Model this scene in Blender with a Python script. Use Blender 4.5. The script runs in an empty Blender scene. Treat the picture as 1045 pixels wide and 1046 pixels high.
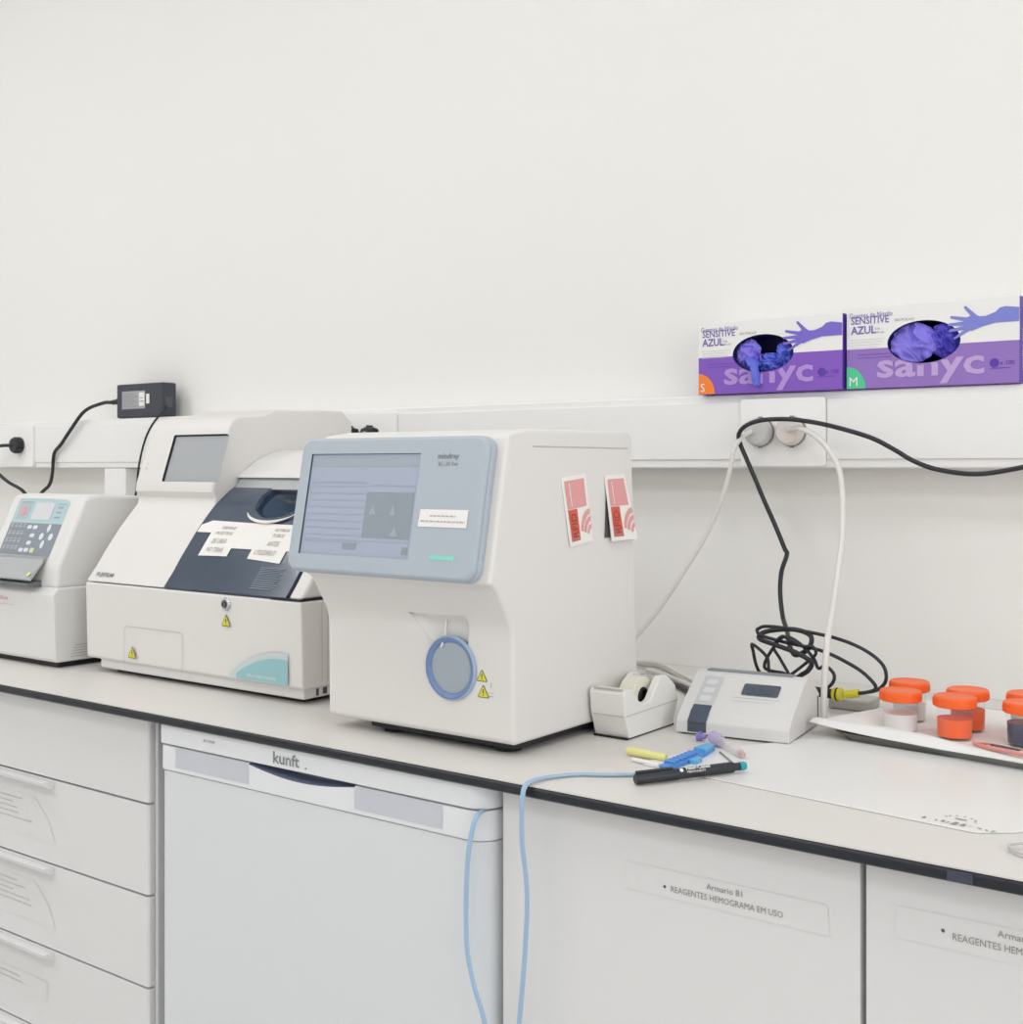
import bpy, bmesh, math, random
from mathutils import Matrix, Vector, noise
random.seed(7)
PI = math.pi
SC = bpy.context.scene
COL = SC.collection

# ------------------------------------------------------------------ materials
def lin(c):
    c /= 255.0
    return c / 12.92 if c <= 0.04045 else ((c + 0.055) / 1.055) ** 2.4
def rgb(r, g, b): return (lin(r), lin(g), lin(b), 1.0)

def mat(name, col, rough=0.5, metal=0.0, var=0.015, scale=18.0, bump=0.0, bscale=200.0, spec=0.5,
        emit=0.0, transmission=0.0, coat=0.0, alpha=1.0, sss=0.0):
    m = bpy.data.materials.new(name); m.use_nodes = True
    nt = m.node_tree; b = nt.nodes['Principled BSDF']
    tc = nt.nodes.new('ShaderNodeTexCoord')
    nz = nt.nodes.new('ShaderNodeTexNoise'); nz.inputs['Scale'].default_value = scale; nz.inputs['Detail'].default_value = 3
    nt.links.new(tc.outputs['Object'], nz.inputs['Vector'])
    mx = nt.nodes.new('ShaderNodeMix'); mx.data_type = 'RGBA'
    c = rgb(*col)
    mx.inputs['A'].default_value = tuple(x * (1 - var) for x in c[:3]) + (1,)
    mx.inputs['B'].default_value = tuple(min(1, x * (1 + var)) for x in c[:3]) + (1,)
    nt.links.new(nz.outputs['Fac'], mx.inputs['Factor'])
    nt.links.new(mx.outputs['Result'], b.inputs['Base Color'])
    b.inputs['Roughness'].default_value = rough
    b.inputs['Metallic'].default_value = metal
    b.inputs['Specular IOR Level'].default_value = spec
    b.inputs['Coat Weight'].default_value = coat
    b.inputs['Transmission Weight'].default_value = transmission
    b.inputs['Alpha'].default_value = alpha
    if sss: b.inputs['Subsurface Weight'].default_value = sss; b.inputs['Subsurface Radius'].default_value = (.01, .01, .01)
    if emit:
        b.inputs['Emission Color'].default_value = c; b.inputs['Emission Strength'].default_value = emit
    if bump:
        n2 = nt.nodes.new('ShaderNodeTexNoise'); n2.inputs['Scale'].default_value = bscale
        nt.links.new(tc.outputs['Object'], n2.inputs['Vector'])
        bp = nt.nodes.new('ShaderNodeBump'); bp.inputs['Strength'].default_value = bump; bp.inputs['Distance'].default_value = 0.002
        nt.links.new(n2.outputs['Fac'], bp.inputs['Height']); nt.links.new(bp.outputs['Normal'], b.inputs['Normal'])
    return m

def see_through(name, col, clear, rough=0.25):
    """cloudy plastic: part of the light passes straight, the rest is diffused"""
    m = bpy.data.materials.new(name); m.use_nodes = True
    nt = m.node_tree; b = nt.nodes['Principled BSDF']; out = nt.nodes['Material Output']
    b.inputs['Base Color'].default_value = rgb(*col); b.inputs['Roughness'].default_value = rough
    tc = nt.nodes.new('ShaderNodeTexCoord'); nz = nt.nodes.new('ShaderNodeTexNoise'); nz.inputs['Scale'].default_value = 30
    nt.links.new(tc.outputs['Object'], nz.inputs['Vector'])
    mr = nt.nodes.new('ShaderNodeMapRange')
    mr.inputs['To Min'].default_value = clear - .04; mr.inputs['To Max'].default_value = clear + .04
    nt.links.new(nz.outputs['Fac'], mr.inputs['Value'])
    t = nt.nodes.new('ShaderNodeBsdfTransparent'); mx = nt.nodes.new('ShaderNodeMixShader')
    nt.links.new(mr.outputs['Result'], mx.inputs['Fac'])
    nt.links.new(b.outputs[0], mx.inputs[1]); nt.links.new(t.outputs[0], mx.inputs[2])
    nt.links.new(mx.outputs[0], out.inputs['Surface'])
    return m

WALL = mat('wall_paint', (239, 238, 235), .75, var=.008, scale=2.0, bump=.03, bscale=350)
CEIL = mat('ceiling_paint', (246, 246, 245), .8)
FLOOR = mat('vinyl_floor', (214, 214, 213), .45, var=.03, scale=40)
TRUNK = mat('white_conduit_plastic', (240, 240, 239), .4)
PLATE = mat('white_socket_plastic', (246, 245, 244), .35)
LINEG = mat('seam_grey', (196, 195, 193), .6)
COUNTER = mat('laminate_light_grey', (221, 217, 213), .38, var=.012, scale=60)
EDGE = mat('laminate_black_core', (26, 28, 38), .35, var=.15, scale=30)
EDGET = mat('worn_edge_tape', (66, 68, 84), .15, var=.25, scale=120)
CAB = mat('cabinet_white', (226, 225, 225), .28, var=.008, coat=.15)
GAP = mat('gap_dark', (110, 110, 112), .6)
DARKGAP = mat('shadow_gap_black', (22, 22, 26), .6)
FRIDGE = mat('fridge_enamel', (222, 224, 227), .3, var=.006)
FRIDGEW = mat('fridge_trim', (233, 234, 237), .32)
FRIDGEI = mat('fridge_grip_grey', (203, 206, 214), .4)
FRIDGED = mat('fridge_grip_slot', (128, 140, 162), .45)
LOGOG = mat('logo_grey', (134, 138, 143), .45)
PLAST = mat('instrument_white_plastic', (227, 224, 221), .42, var=.006)
PLAST2 = mat('instrument_cool_white', (226, 225, 223), .4, var=.006)
SEAM = mat('panel_seam', (186, 184, 181), .6)
BLACKP = mat('black_rubber', (24, 25, 29), .5, var=.1)
BEZEL = mat('blue_grey_bezel', (176, 186, 196), .4, var=.006)
BEZELD = mat('bezel_edge_grey', (160, 170, 180), .45)
LCD = mat('touchscreen_lit', (163, 171, 190), .25, var=.02, scale=6, emit=.08)
LCDH = mat('touchscreen_header', (158, 168, 180), .25, emit=.06)
LCDG = mat('touchscreen_graph', (142, 152, 162), .25, emit=.05)
LCDL = mat('touchscreen_line', (154, 162, 181), .3, emit=.05)
LCDP = mat('touchscreen_peak', (156, 166, 175), .3, emit=.06)
LCD2 = mat('grey_touchscreen', (170, 173, 177), .3, var=.03, scale=14)
LCDF = mat('screen_frame_and_shade', (48, 50, 56), .4)
GREEN = mat('status_light_green', (140, 208, 194), .4, emit=.08)
PAPER = mat('white_paper', (240, 238, 234), .7, var=.01)
INK = mat('grey_ink', (150, 146, 144), .7)
INKM = mat('worn_ink', (166, 160, 157), .7)
NOTC = mat('notice_grey', (132, 142, 154), .5)
INKL = mat('pale_ink', (186, 178, 174), .7)
INKD = mat('dark_ink_and_shadow', (88, 88, 94), .7)
INKR = mat('faded_red_ink', (206, 140, 136), .7)
BRING = mat('blue_ring_plastic', (116, 140, 184), .35)
BRINGL = mat('pale_blue_rim', (160, 182, 208), .35)
BDISC = mat('smoked_grey_blue_cover', (166, 176, 186), .3)
YEL = mat('warning_yellow', (222, 214, 52), .5)
SMOKE = mat('smoked_lid_glass', (56, 70, 90), .16, var=.25, scale=12, coat=.3)
SMOKELIT = mat('smoked_lid_lit', (84, 100, 122), .2, var=.12, scale=20)
SMOKED = mat('smoked_lid_deep', (34, 44, 62), .25)
GREYP = mat('mid_grey_plastic', (172, 174, 176), .4)
SILV = mat('chrome_metal', (200, 200, 202), .25, metal=.9)
TEAL = mat('teal_print', (150, 196, 202), .5)
TEALL = mat('teal_print_pale', (202, 214, 215), .5)
KEYG = mat('keypad_slate', (138, 146, 156), .45, var=.02)
KEYT = mat('keypad_aqua', (178, 204, 208), .45)
KEYW = mat('keypad_button_white', (222, 226, 232), .45)
KEYL = mat('keypad_display', (214, 214, 220), .35)
FLAP = mat('clear_grey_flap', (176, 180, 182), .2, coat=.3)
FLAPD = mat('tray_dark_grey', (110, 113, 118), .35)
ADAPT = mat('black_adapter_plastic', (62, 64, 74), .5, var=.05)
ADLAB = mat('adapter_label_silver', (168, 170, 176), .5, var=.1, scale=400)
CORDB = mat('black_cable', (38, 40, 46), .45)
CORDW = mat('white_cable', (228, 225, 221), .45)
CORDG = mat('grey_cable', (186, 184, 180), .45)
SOCKG = mat('grey_plug_plastic', (204, 203, 201), .4)
SOCKP = mat('cream_plug_plastic', (226, 217, 211), .4)
REDT = mat('faded_red_print', (204, 112, 104), .5)
PINKT = mat('pink_print', (226, 160, 160), .5)
ORT = mat('red_orange_print', (214, 92, 74), .5)
MARO = mat('dark_maroon_ink', (150, 62, 62), .5)
TAPEP = mat('dispenser_grey_plastic', (233, 232, 228), .45, bump=.05, bscale=500)
ROLL = mat('cream_tape_roll', (232, 229, 212), .35)
MINI = mat('reader_white_plastic', (217, 216, 215), .4)
MINIG = mat('reader_keypad_grey', (198, 200, 202), .45)
MINIK = mat('reader_button_grey', (216, 217, 219), .45)
MINIB = mat('reader_blue_slate', (68, 80, 98), .35)
MINIL = mat('reader_lcd_dark', (78, 84, 92), .25, var=.15, scale=200)
STEEL = mat('tray_steel', (150, 150, 148), .35, metal=.7, var=.06, scale=60)
SHEET = mat('white_tissue_sheet', (236, 235, 233), .8, bump=.2, bscale=60)
LIDO = mat('orange_lid_plastic', (254, 106, 40), .4, var=.02)
JAR = see_through('clear_jar_plastic', (240, 240, 240), .955)
LIQO = mat('orange_fluid', (250, 98, 22), .5, spec=.2)
LIQP = mat('dark_purple_fluid', (44, 42, 80), .15, var=.1)
LIQW = mat('clear_white_fluid', (228, 227, 226), .3)
MATP = mat('pale_plastic_mat', (232, 231, 229), .3, var=.012, scale=8)
PENB = mat('marker_black', (40, 42, 48), .35)
PENT = mat('marker_teal_tip', (40, 160, 176), .4)
BLUEP = mat('blue_plastic', (74, 140, 214), .35)
BLUEL = mat('blue_plastic_light', (96, 176, 222), .35)
YELP = mat('pale_yellow_plastic', (232, 228, 150), .4)
LILAC = mat('lilac_cap', (188, 176, 222), .4)
PURP = mat('purple_cap', (140, 130, 200), .4)
REDD = mat('dried_red', (206, 120, 116), .4)
CLEARP = see_through('clear_tube_plastic', (236, 232, 234), .6)
BLUEC = mat('light_blue_ribbon', (160, 188, 214), .6)
PINKP = mat('pink_clear_plastic', (230, 150, 140), .3)
GLOVEA = mat('blue_glove_rubber', (98, 112, 222), .45, var=.12, scale=50)
GLOVEB = mat('violet_glove_rubber', (132, 120, 226), .45, var=.1, scale=50)
GLOVED = mat('deep_violet_glove_rubber', (84, 74, 196), .45, var=.12, scale=50)
CARDW = mat('carton_white', (238, 237, 236), .45)
HANDP = mat('printed_glove_violet', (122, 104, 204), .45)
HANDB = mat('printed_glove_blue', (126, 132, 210), .45)
TXTV = mat('violet_lettering', (124, 104, 180), .5)
SIDEP = mat('carton_deep_violet', (88, 52, 168), .45)
HOLE = mat('carton_inside_navy', (34, 34, 104), .7)
ORB = mat('orange_badge', (248, 134, 44), .45)
GRB = mat('green_badge', (78, 204, 150), .45)
LAMPM = mat('lamp_diffuser', (255, 255, 255), .5, emit=3.0)

def carton(name, band, zb, zt, slope):
    """front print: white above, violet band below (split by the height inside the box)"""
    m = bpy.data.materials.new(name); m.use_nodes = True
    nt = m.node_tree; b = nt.nodes['Principled BSDF']; b.inputs['Roughness'].default_value = .42
    tc = nt.nodes.new('ShaderNodeTexCoord'); sp = nt.nodes.new('ShaderNodeSeparateXYZ')
    nt.links.new(tc.outputs['Object'], sp.inputs[0])
    gt = nt.nodes.new('ShaderNodeMath'); gt.operation = 'LESS_THAN'; gt.inputs[1].default_value = zb
    nt.links.new(sp.outputs['Z'], gt.inputs[0])
    nz = nt.nodes.new('ShaderNodeTexNoise'); nz.inputs['Scale'].default_value = 12
    nt.links.new(tc.outputs['Object'], nz.inputs['Vector'])
    m2 = nt.nodes.new('ShaderNodeMix'); m2.data_type = 'RGBA'
    c = rgb(*band); m2.inputs['A'].default_value = c
    m2.inputs['B'].default_value = tuple(x * .93 for x in c[:3]) + (1,)
    nt.links.new(nz.outputs['Fac'], m2.inputs['Factor'])
    mx = nt.nodes.new('ShaderNodeMix'); mx.data_type = 'RGBA'
    mx.inputs['A'].default_value = rgb(238, 237, 236)
    nt.links.new(m2.outputs['Result'], mx.inputs['B'])
    nt.links.new(gt.outputs[0], mx.inputs['Factor']); nt.links.new(mx.outputs['Result'], b.inputs['Base Color'])
    return m
CART1 = carton('small_glove_carton_print', (134, 88, 196), .058, 0, 0)
CART2 = carton('medium_glove_carton_print', (150, 116, 196), .058, 0, 0)

# ------------------------------------------------------------------ mesh building
def frame(o, u, v):
    """matrix whose x runs along u, y along v (made square to u) and z = outward normal"""
    o = Vector(o); u = Vector(u).normalized(); v = Vector(v); v = (v - u * v.dot(u)).normalized(); n = u.cross(v)
    return Matrix(((u.x, v.x, n.x, o.x), (u.y, v.y, n.y, o.y), (u.z, v.z, n.z, o.z), (0, 0, 0, 1)))
FRONT = lambda x, y, z: frame((x, y, z), (1, 0, 0), (0, 0, 1))      # a face looking towards -y
SIDE = lambda x, y, z: frame((x, y, z), (0, 1, 0), (0, 0, 1))       # a face looking towards +x
TOP = lambda x, y, z, a=0: Matrix.Translation((x, y, z)) @ Matrix.Rotation(a, 4, 'Z')

FONT = bpy.data.curves.new('lettering', 'FONT')
def text_mesh(s, size, align='LEFT', bold=0.0, xs=1.0):
    FONT.body = s; FONT.size = size; FONT.align_x = align; FONT.offset = bold; FONT.resolution_u = 2
    o = bpy.data.objects.new('t', FONT); COL.objects.link(o)
    dg = bpy.context.evaluated_depsgraph_get(); dg.update()
    me = bpy.data.meshes.new_from_object(o.evaluated_get(dg))
    bpy.data.objects.remove(o)
    vs = [(v.co.x * xs, v.co.y, 0) for v in me.vertices]; fs = [tuple(p.vertices) for p in me.polygons]
    bpy.data.meshes.remove(me)
    return vs, fs

class MB:
    def __init__(s, M=None): s.v = []; s.f = []; s.m = []; s.mats = []; s.M = M or Matrix.Identity(4)
    def mi(s, m):
        if m not in s.mats: s.mats.append(m)
        return s.mats.index(m)
    def add(s, vs, fs, m, M=None):
        T = s.M if M is None else M
        b = len(s.v); k = s.mi(m)
        s.v += [T @ Vector(p) for p in vs]
        for f in fs: s.f.append(tuple(b + i for i in f)); s.m.append(k)
        return s
    def solid(s, vs, fs, m, bev=0, seg=3, M=None, ang=30):
        bm = bmesh.new()
        V = [bm.verts.new(p) for p in vs]
        for f in fs: bm.faces.new([V[i] for i in f])
        bmesh.ops.recalc_face_normals(bm, faces=bm.faces)
        if bev:
            ed = [e for e in bm.edges if len(e.link_faces) == 2 and e.calc_face_angle() > math.radians(ang)]
            bmesh.ops.bevel(bm, geom=ed, offset=bev, segments=seg, profile=.5, affect='EDGES', clamp_overlap=True)
        bm.verts.index_update()
        s.add([v.co.copy() for v in bm.verts], [[v.index for v in f.verts] for f in bm.faces], m, M)
        bm.free(); return s
    def box(s, x0, x1, y0, y1, z0, z1, m, bev=0, seg=3, M=None):
        vs = [(x, y, z) for z in (z0, z1) for y in (y0, y1) for x in (x0, x1)]
        fs = [(0, 2, 3, 1), (4, 5, 7, 6), (0, 1, 5, 4), (2, 6, 7, 3), (0, 4, 6, 2), (1, 3, 7, 5)]
        return s.solid(vs, fs, m, bev, seg, M)
    def prism(s, pts, a0, a1, m, axis='x', bev=0, seg=3, M=None, ang=30):
        n = len(pts)
        g = {'x': lambda p, a: (a, p[0], p[1]), 'y': lambda p, a: (p[0], a, p[1]), 'z': lambda p, a: (p[0], p[1], a)}[axis]
        vs = [g(p, a0) for p in pts] + [g(p, a1) for p in pts]
        fs = [tuple(range(n)), tuple(range(2 * n - 1, n - 1, -1))] + [(i, (i + 1) % n, n + (i + 1) % n, n + i) for i in range(n)]
        return s.solid(vs, fs, m, bev, seg, M, ang)
    def poly(s, pts, m, h=0.0004, M=None):
        """flat patch lying just proud of the plane z=0 of its frame"""
        return s.add([(p[0], p[1], h) for p in pts], [tuple(range(len(pts)))], m, M)
    def rect(s, x0, x1, y0, y1, m, h=0.0004, M=None): return s.poly([(x0, y0), (x1, y0), (x1, y1), (x0, y1)], m, h, M)
    def text(s, t, x, y, size, m, h=0.0006, M=None, align='LEFT', bold=0.0, xs=1.0, rot=0.0):
        vs, fs = text_mesh(t, size, align, bold, xs)
        c, sn = math.cos(rot), math.sin(rot)
        return s.add([(x + a * c - b * sn, y + a * sn + b * c, h) for a, b, _ in vs], fs, m, M)
    def disc(s, cx, cy, r, m, h=0.0004, M=None, n=32, ry=None):
        ry = ry or r
        return s.poly([(cx + r * math.cos(2 * PI * i / n), cy + ry * math.sin(2 * PI * i / n)) for i in range(n)], m, h, M)
    def lathe(s, prof, m, M=None, n=40):
        """prof: (radius, height) pairs turned about the z of the frame"""
        vs = []; fs = []; rings = []
        for r, h in prof:
            if r < 1e-6: rings.append([len(vs)]); vs.append((0, 0, h))
            else:
                rings.append(list(range(len(vs), len(vs) + n)))
                vs += [(r * math.cos(2 * PI * i / n), r * math.sin(2 * PI * i / n), h) for i in range(n)]
        for a, b in zip(rings, rings[1:]):
            for i in range(n):
                j = (i + 1) % n
                if len(a) == 1 and len(b) == 1: continue
                if len(a) == 1: fs.append((a[0], b[i], b[j]))
                elif len(b) == 1: fs.append((a[i], a[j], b[0]))
                else: fs.append((a[i], a[j], b[j], b[i]))
        return s.solid(vs, fs, m, M=M)
    def tube(s, pts, r, m, n=10, smooth=6, M=None, flat=1.0):
        P = [Vector(p) for p in pts]
        if smooth > 1:
            Q = []
            E = [P[0] * 2 - P[1]] + P + [P[-1] * 2 - P[-2]]
            for i in range(1, len(E) - 2):
                a, b, c, d = E[i - 1:i + 3]
                for k in range(smooth):
                    t = k / smooth
                    Q.append(.5 * ((2 * b) + (-a + c) * t + (2 * a - 5 * b + 4 * c - d) * t * t + (-a + 3 * b - 3 * c + d) * t ** 3))
            Q.append(P[-1]); P = Q
        R = r if isinstance(r, (list, tuple)) else [r] * len(P)
        if len(R) != len(P): R = [R[min(len(R) - 1, int(i * len(R) / len(P)))] for i in range(len(P))]
        T = [(P[min(i + 1, len(P) - 1)] - P[max(i - 1, 0)]).normalized() for i in range(len(P))]
        up = Vector((0, 0, 1)) if abs(T[0].z) < .9 else Vector((1, 0, 0))
        N = (up - T[0] * up.dot(T[0])).normalized(); vs = []; fs = []
        for i, p in enumerate(P):
            N = (N - T[i] * N.dot(T[i])).normalized(); B = T[i].cross(N)
            for k in range(n):
                a = 2 * PI * k / n
                vs.append(p + (N * math.cos(a) * flat + B * math.sin(a)) * R[i])
        for i in range(len(P) - 1):
            for k in range(n): fs.append((i * n + k, i * n + (k + 1) % n, (i + 1) * n + (k + 1) % n, (i + 1) * n + k))
        fs.append(tuple(range(n))); fs.append(tuple(range(len(vs) - 1, len(vs) - n - 1, -1)))
        return s.solid(vs, fs, m, M=M)
    def mesh(s, name, W=None):
        W = W or Matrix.Identity(4); I = W.inverted()
        me = bpy.data.meshes.new(name)
        me.from_pydata([I @ p for p in s.v], [], s.f)
        for m in s.mats: me.materials.append(m)
        for p, k in zip(me.polygons, s.m): p.material_index = k; p.use_smooth = True
        if not getattr(s, 'soft', False): me.set_sharp_from_angle(angle=math.radians(38))
        me.update()
        return me

WM = {}
def thing(name, label, cat, loc, rz=0, group=None):
    o = bpy.data.objects.new(name, None); COL.objects.link(o); o.empty_display_size = .02
    o.location = loc; o.rotation_euler = (0, 0, rz); o['label'] = label; o['category'] = cat
    if group: o['group'] = group
    WM[o] = Matrix.Translation(loc) @ Matrix.Rotation(rz, 4, 'Z')
    return o
def part(name, mb, parent, label=None, wn=True):
    """mb is in world metres; the child is stored relative to its parent"""
    W = WM[parent]; o = bpy.data.objects.new(name, mb.mesh(name, W)); COL.objects.link(o); o.parent = parent
    WM[o] = W
    if label: o['label'] = label
    if wn:
        w = o.modifiers.new('wn', 'WEIGHTED_NORMAL'); w.keep_sharp = True
    return o
def single(name, mb, label, cat, loc, group=None, kind=None):
    W = Matrix.Translation(loc)
    o = bpy.data.objects.new(name, mb.mesh(name, W)); COL.objects.link(o); o.location = loc; WM[o] = W
    if label: o['label'] = label; o['category'] = cat
    if group: o['group'] = group
    if kind: o['kind'] = kind
    w = o.modifiers.new('wn', 'WEIGHTED_NORMAL'); w.keep_sharp = True
    return o
def structure(name, mb, loc=(0, 0, 0)):
    return single(name, mb, None, None, loc, kind='structure')
def cut(o, cutter):
    """carve the cutter (an MB in world metres) out of object o for good"""
    c = bpy.data.objects.new('c', cutter.mesh('c', WM[o])); COL.objects.link(c)
    if o.parent: c.parent = o.parent
    else: c.location = o.location
    b = o.modifiers.new('cut', 'BOOLEAN'); b.operation = 'DIFFERENCE'; b.object = c; b.solver = 'EXACT'
    b.material_mode = 'TRANSFER'; b.use_self = True
    for w in [w for w in o.modifiers if w.type == 'WEIGHTED_NORMAL']: o.modifiers.remove(w)
    dg = bpy.context.evaluated_depsgraph_get(); dg.update()
    me = bpy.data.meshes.new_from_object(o.evaluated_get(dg)); me.name = o.name
    o.modifiers.clear(); o.data = me; bpy.data.objects.remove(c)
    me.set_sharp_from_angle(angle=math.radians(38))
    w = o.modifiers.new('wn', 'WEIGHTED_NORMAL'); w.keep_sharp = True

def rounded(pts, rs, n=6):
    """polygon with filleted corners; rs one radius or one per corner"""
    out = []; N = len(pts)
    if not isinstance(rs, (list, tuple)): rs = [rs] * N
    for i in range(N):
        p = Vector(pts[i]); a = Vector(pts[i - 1]); b = Vector(pts[(i + 1) % N]); r = rs[i]
        da = (a - p); db = (b - p); la, lb = da.length, db.length; da.normalize(); db.normalize()
        ang = da.angle(db)
        if r <= 0 or ang > PI - .02: out.append((p.x, p.y)); continue
        t = min(r / math.tan(ang / 2), la * .49, lb * .49); r = t * math.tan(ang / 2)
        c = p + (da + db).normalized() * (r / math.sin(ang / 2))
        s0 = (p + da * t) - c; s1 = (p + db * t) - c
        a0 = math.atan2(s0.y, s0.x); d = math.atan2(s1.y, s1.x) - a0
        while d > PI: d -= 2 * PI
        while d < -PI: d += 2 * PI
        for k in range(n + 1):
            q = a0 + d * k / n; out.append((c.x + r * math.cos(q), c.y + r * math.sin(q)))
    return out
def rrect(x0, x1, y0, y1, r, n=6): return rounded([(x0, y0), (x1, y0), (x1, y1), (x0, y1)], r, n)

def warn(mb, cx, cy, s, M, h=.0006):
    mb.poly(rounded([(cx - s * .58, cy - s * .5), (cx + s * .58, cy - s * .5), (cx, cy + s * .5)], s * .07, 2), INKD, h, M)
    mb.poly(rounded([(cx - s * .48, cy - s * .44), (cx + s * .48, cy - s * .44), (cx, cy + s * .38)], s * .05, 2), YEL, h + .0002, M)
    mb.rect(cx - s * .05, cx + s * .05, cy - s * .18, cy + s * .14, INKD, h + .0004, M)
    mb.rect(cx - s * .05, cx + s * .05, cy - s * .34, cy - s * .25, INKD, h + .0004, M)

def scribble(mb, x0, x1, y, h, m, M, rnd, z=.0006):
    """a line of print too small to read: broken word-length bars"""
    x = x0
    while x < x1:
        w = min(rnd.uniform(.5, 1.6) * h * 2.2, x1 - x)
        mb.rect(x, x + w, y, y + h, m, z, M); x += w + h * .7

# ------------------------------------------------------------------ the room
b = MB(); b.box(-4.6, 1.7, 0, .12, 0, 2.95, WALL); structure('wall_back', b)
b = MB(); b.box(-4.6, 1.7, -3.72, -3.6, 0, 2.95, WALL); structure('wall_front', b)
b = MB(); b.box(-4.72, -4.6, -3.6, 0, 0, 2.95, WALL); structure('wall_left', b)
b = MB()
b.box(1.7, 1.82, -3.6, -3.0, 0, 2.95, WALL); b.box(1.7, 1.82, -.7, 0, 0, 2.95, WALL); b.box(1.7, 1.82, -3.0, -.7, 0, .95, WALL); b.box(1.7, 1.82, -3.0, -.7, 2.55, 2.95, WALL); structure('wall_right', b)
b = MB()
for y0, y1, z0, z1 in ((-3.0, -2.95, .95, 2.55), (-.75, -.70, .95, 2.55), (-2.95, -.75, .95, 1.0), (-2.95, -.75, 2.5, 2.55), (-1.875, -1.825, 1.0, 2.5)): b.box(1.72, 1.79, y0 + .0002, y1 - .0002, z0 + .0002, z1 - .0002, PLATE, .004, 2)
structure('window_1', b)
b = MB(); b.box(-4.72, 1.82, -3.72, .12, -.1, 0, FLOOR); structure('floor', b)
b = MB(); b.box(-4.72, 1.82, -3.72, .12, 2.95, 3.05, CEIL); structure('ceiling', b)

# wall trunking (conduit with a lid, and drops to the counter)
t = thing('cable_trunking', 'long white plastic cable trunking running along the wall above the counter', 'cable trunking', (-1.9, -.03, 1.228))
b = MB(); b.box(-4.55, 1.6, -.062, -.0005, 1.228, 1.343, TRUNK, .003); part('trunking_body', b, t)
b = MB()
for x0, x1 in ((-4.5, -2.9335), (-2.7825, -1.7095), (-1.5655, -.8505), (-.7125, 1.55)):
    b.box(x0, x1, -.0655, -.0615, 1.2415, 1.3315, TRUNK, .0015, 2)
part('trunking_lid', b, t)
d = thing('vertical_conduit', 'short white vertical conduit dropping from the trunking, left of the small grey touchscreen', 'conduit', (-2.46, -.03, .9005))
b = MB(); b.box(-2.502, -2.419, -.06, -.0005, .9005, 1.2275, TRUNK, .003); part('conduit_body', b, d)

def socket_plate(x0, x1, label, holes):
    t = thing('wall_socket', label, 'wall socket', ((x0 + x1) / 2, -.066, 1.285), 0, 'sockets in the trunking')
    b = MB(); b.prism(rrect(x0, x1, 1.2305, 1.3345, .004, 3), -.0705, -.0625, PLATE, 'y', .0015, 2)
    p = part('socket_plate', b, t)
    M = FRONT(x0, -.0705, 1.2305)
    for cx in holes:
        c = MB(); Mh = frame((cx, -.0725, 1.2835), (1, 0, 0), (0, 0, 1))
        c.lathe([(.0225, 0), (.0245, 0.0005), (.0245, .0025), (.0225, .0025), (.0215, .0015), (.0, .0015)], PLATE, Matrix(Mh) @ Matrix.Translation((0, 0, -.002)))
        part('socket_ring', c, t)
    return t
socket_plate(-.85, -.713, 'white double wall socket under the glove boxes, one grey and one cream plug in it', (-.815, -.763))
socket_plate(-1.709, -1.566, 'white double wall socket with two black plugs, above the big analyser screen', (-1.677, -1.625))
socket_plate(-2.933, -2.783, 'white wall socket at the far left edge with one black plug in it', (-2.835,))

# ------------------------------------------------------------------ counter
b = MB()
b.box(-4.4, .45, -.7735, -.001, .8865, .8985, EDGE, .004, 3)
b.box(-4.4, .45, -.772, -.001, .8985, .9, COUNTER)
wt = single('worktop', b, 'long pale grey laminate worktop with a thin black front edge', 'worktop', (-1.9, -.38, .886))
b = MB(); b.box(-.317, -.296, -.7745, -.7737, .8885, .8975, EDGET)
part('tape_scrap', b, wt, 'scrap of worn clear tape on the black edge')

# ------------------------------------------------------------------ drawer unit
rnd = random.Random(3)
t = thing('drawer_unit', 'white under-counter drawer unit left of the small fridge', 'drawer unit', (-1.7, -.45, 0))
b = MB(); b.box(-2.02, -1.4035, -.739, -.15, .0, .886, CAB, .003); part('carcass', b, t)
zs = [.8815, .7655, .6385, .5115, .3855, .2585, .1315]
for i in range(6):
    z1 = zs[i] - .0015; z0 = zs[i + 1] + .0015
    b = MB(); pts = rounded([(-2.018, -.7505), (-1.4075, -.7505), (-1.4075, -.7395), (-2.018, -.7395)], [0, .009, 0, 0], 5)
    b.prism(pts, z0, z1, CAB, 'z', .0008, 2)
    dr = part('drawer', b, t)
    if i > 0:
        b = MB(); b.prism(rounded([(-.7505, z1 - .001), (-.7505, z1 - .012), (-.758, z1 - .011), (-.766, z1 - .0065), (-.767, z1 - .001)], [0, 0, .002, .001, .0005], 3), -1.94, -1.632, CAB, 'x', .0006, 2)
        part('drawer_handle', b, dr)
        if i < 5:
            M = FRONT(-1.80, -.7505, (z0 + z1) / 2)
            b = MB()
            b.poly([(-.09, -.033), (.172, -.031), (.155, .0), (.118, .030), (-.09, .030)] if i < 3 else [(-.09, -.016), (.150, -.016), (.150, .012), (-.09, .012)], CAB, .0005, M)
            for k in range(5 if i < 3 else 2):
                scribble(b, -.06, ((.07, .092, .06, .104, .11), (.085, .06, .07, .075, .11))[i % 2][k] if i < 3 else (.08, .085)[k], (.021 if i < 3 else .002) - k * .0078, .0018, LINEG, M, rnd, .0009)
            part('drawer_label', b, dr, 'clear sticker with faded lines of print')

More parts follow.
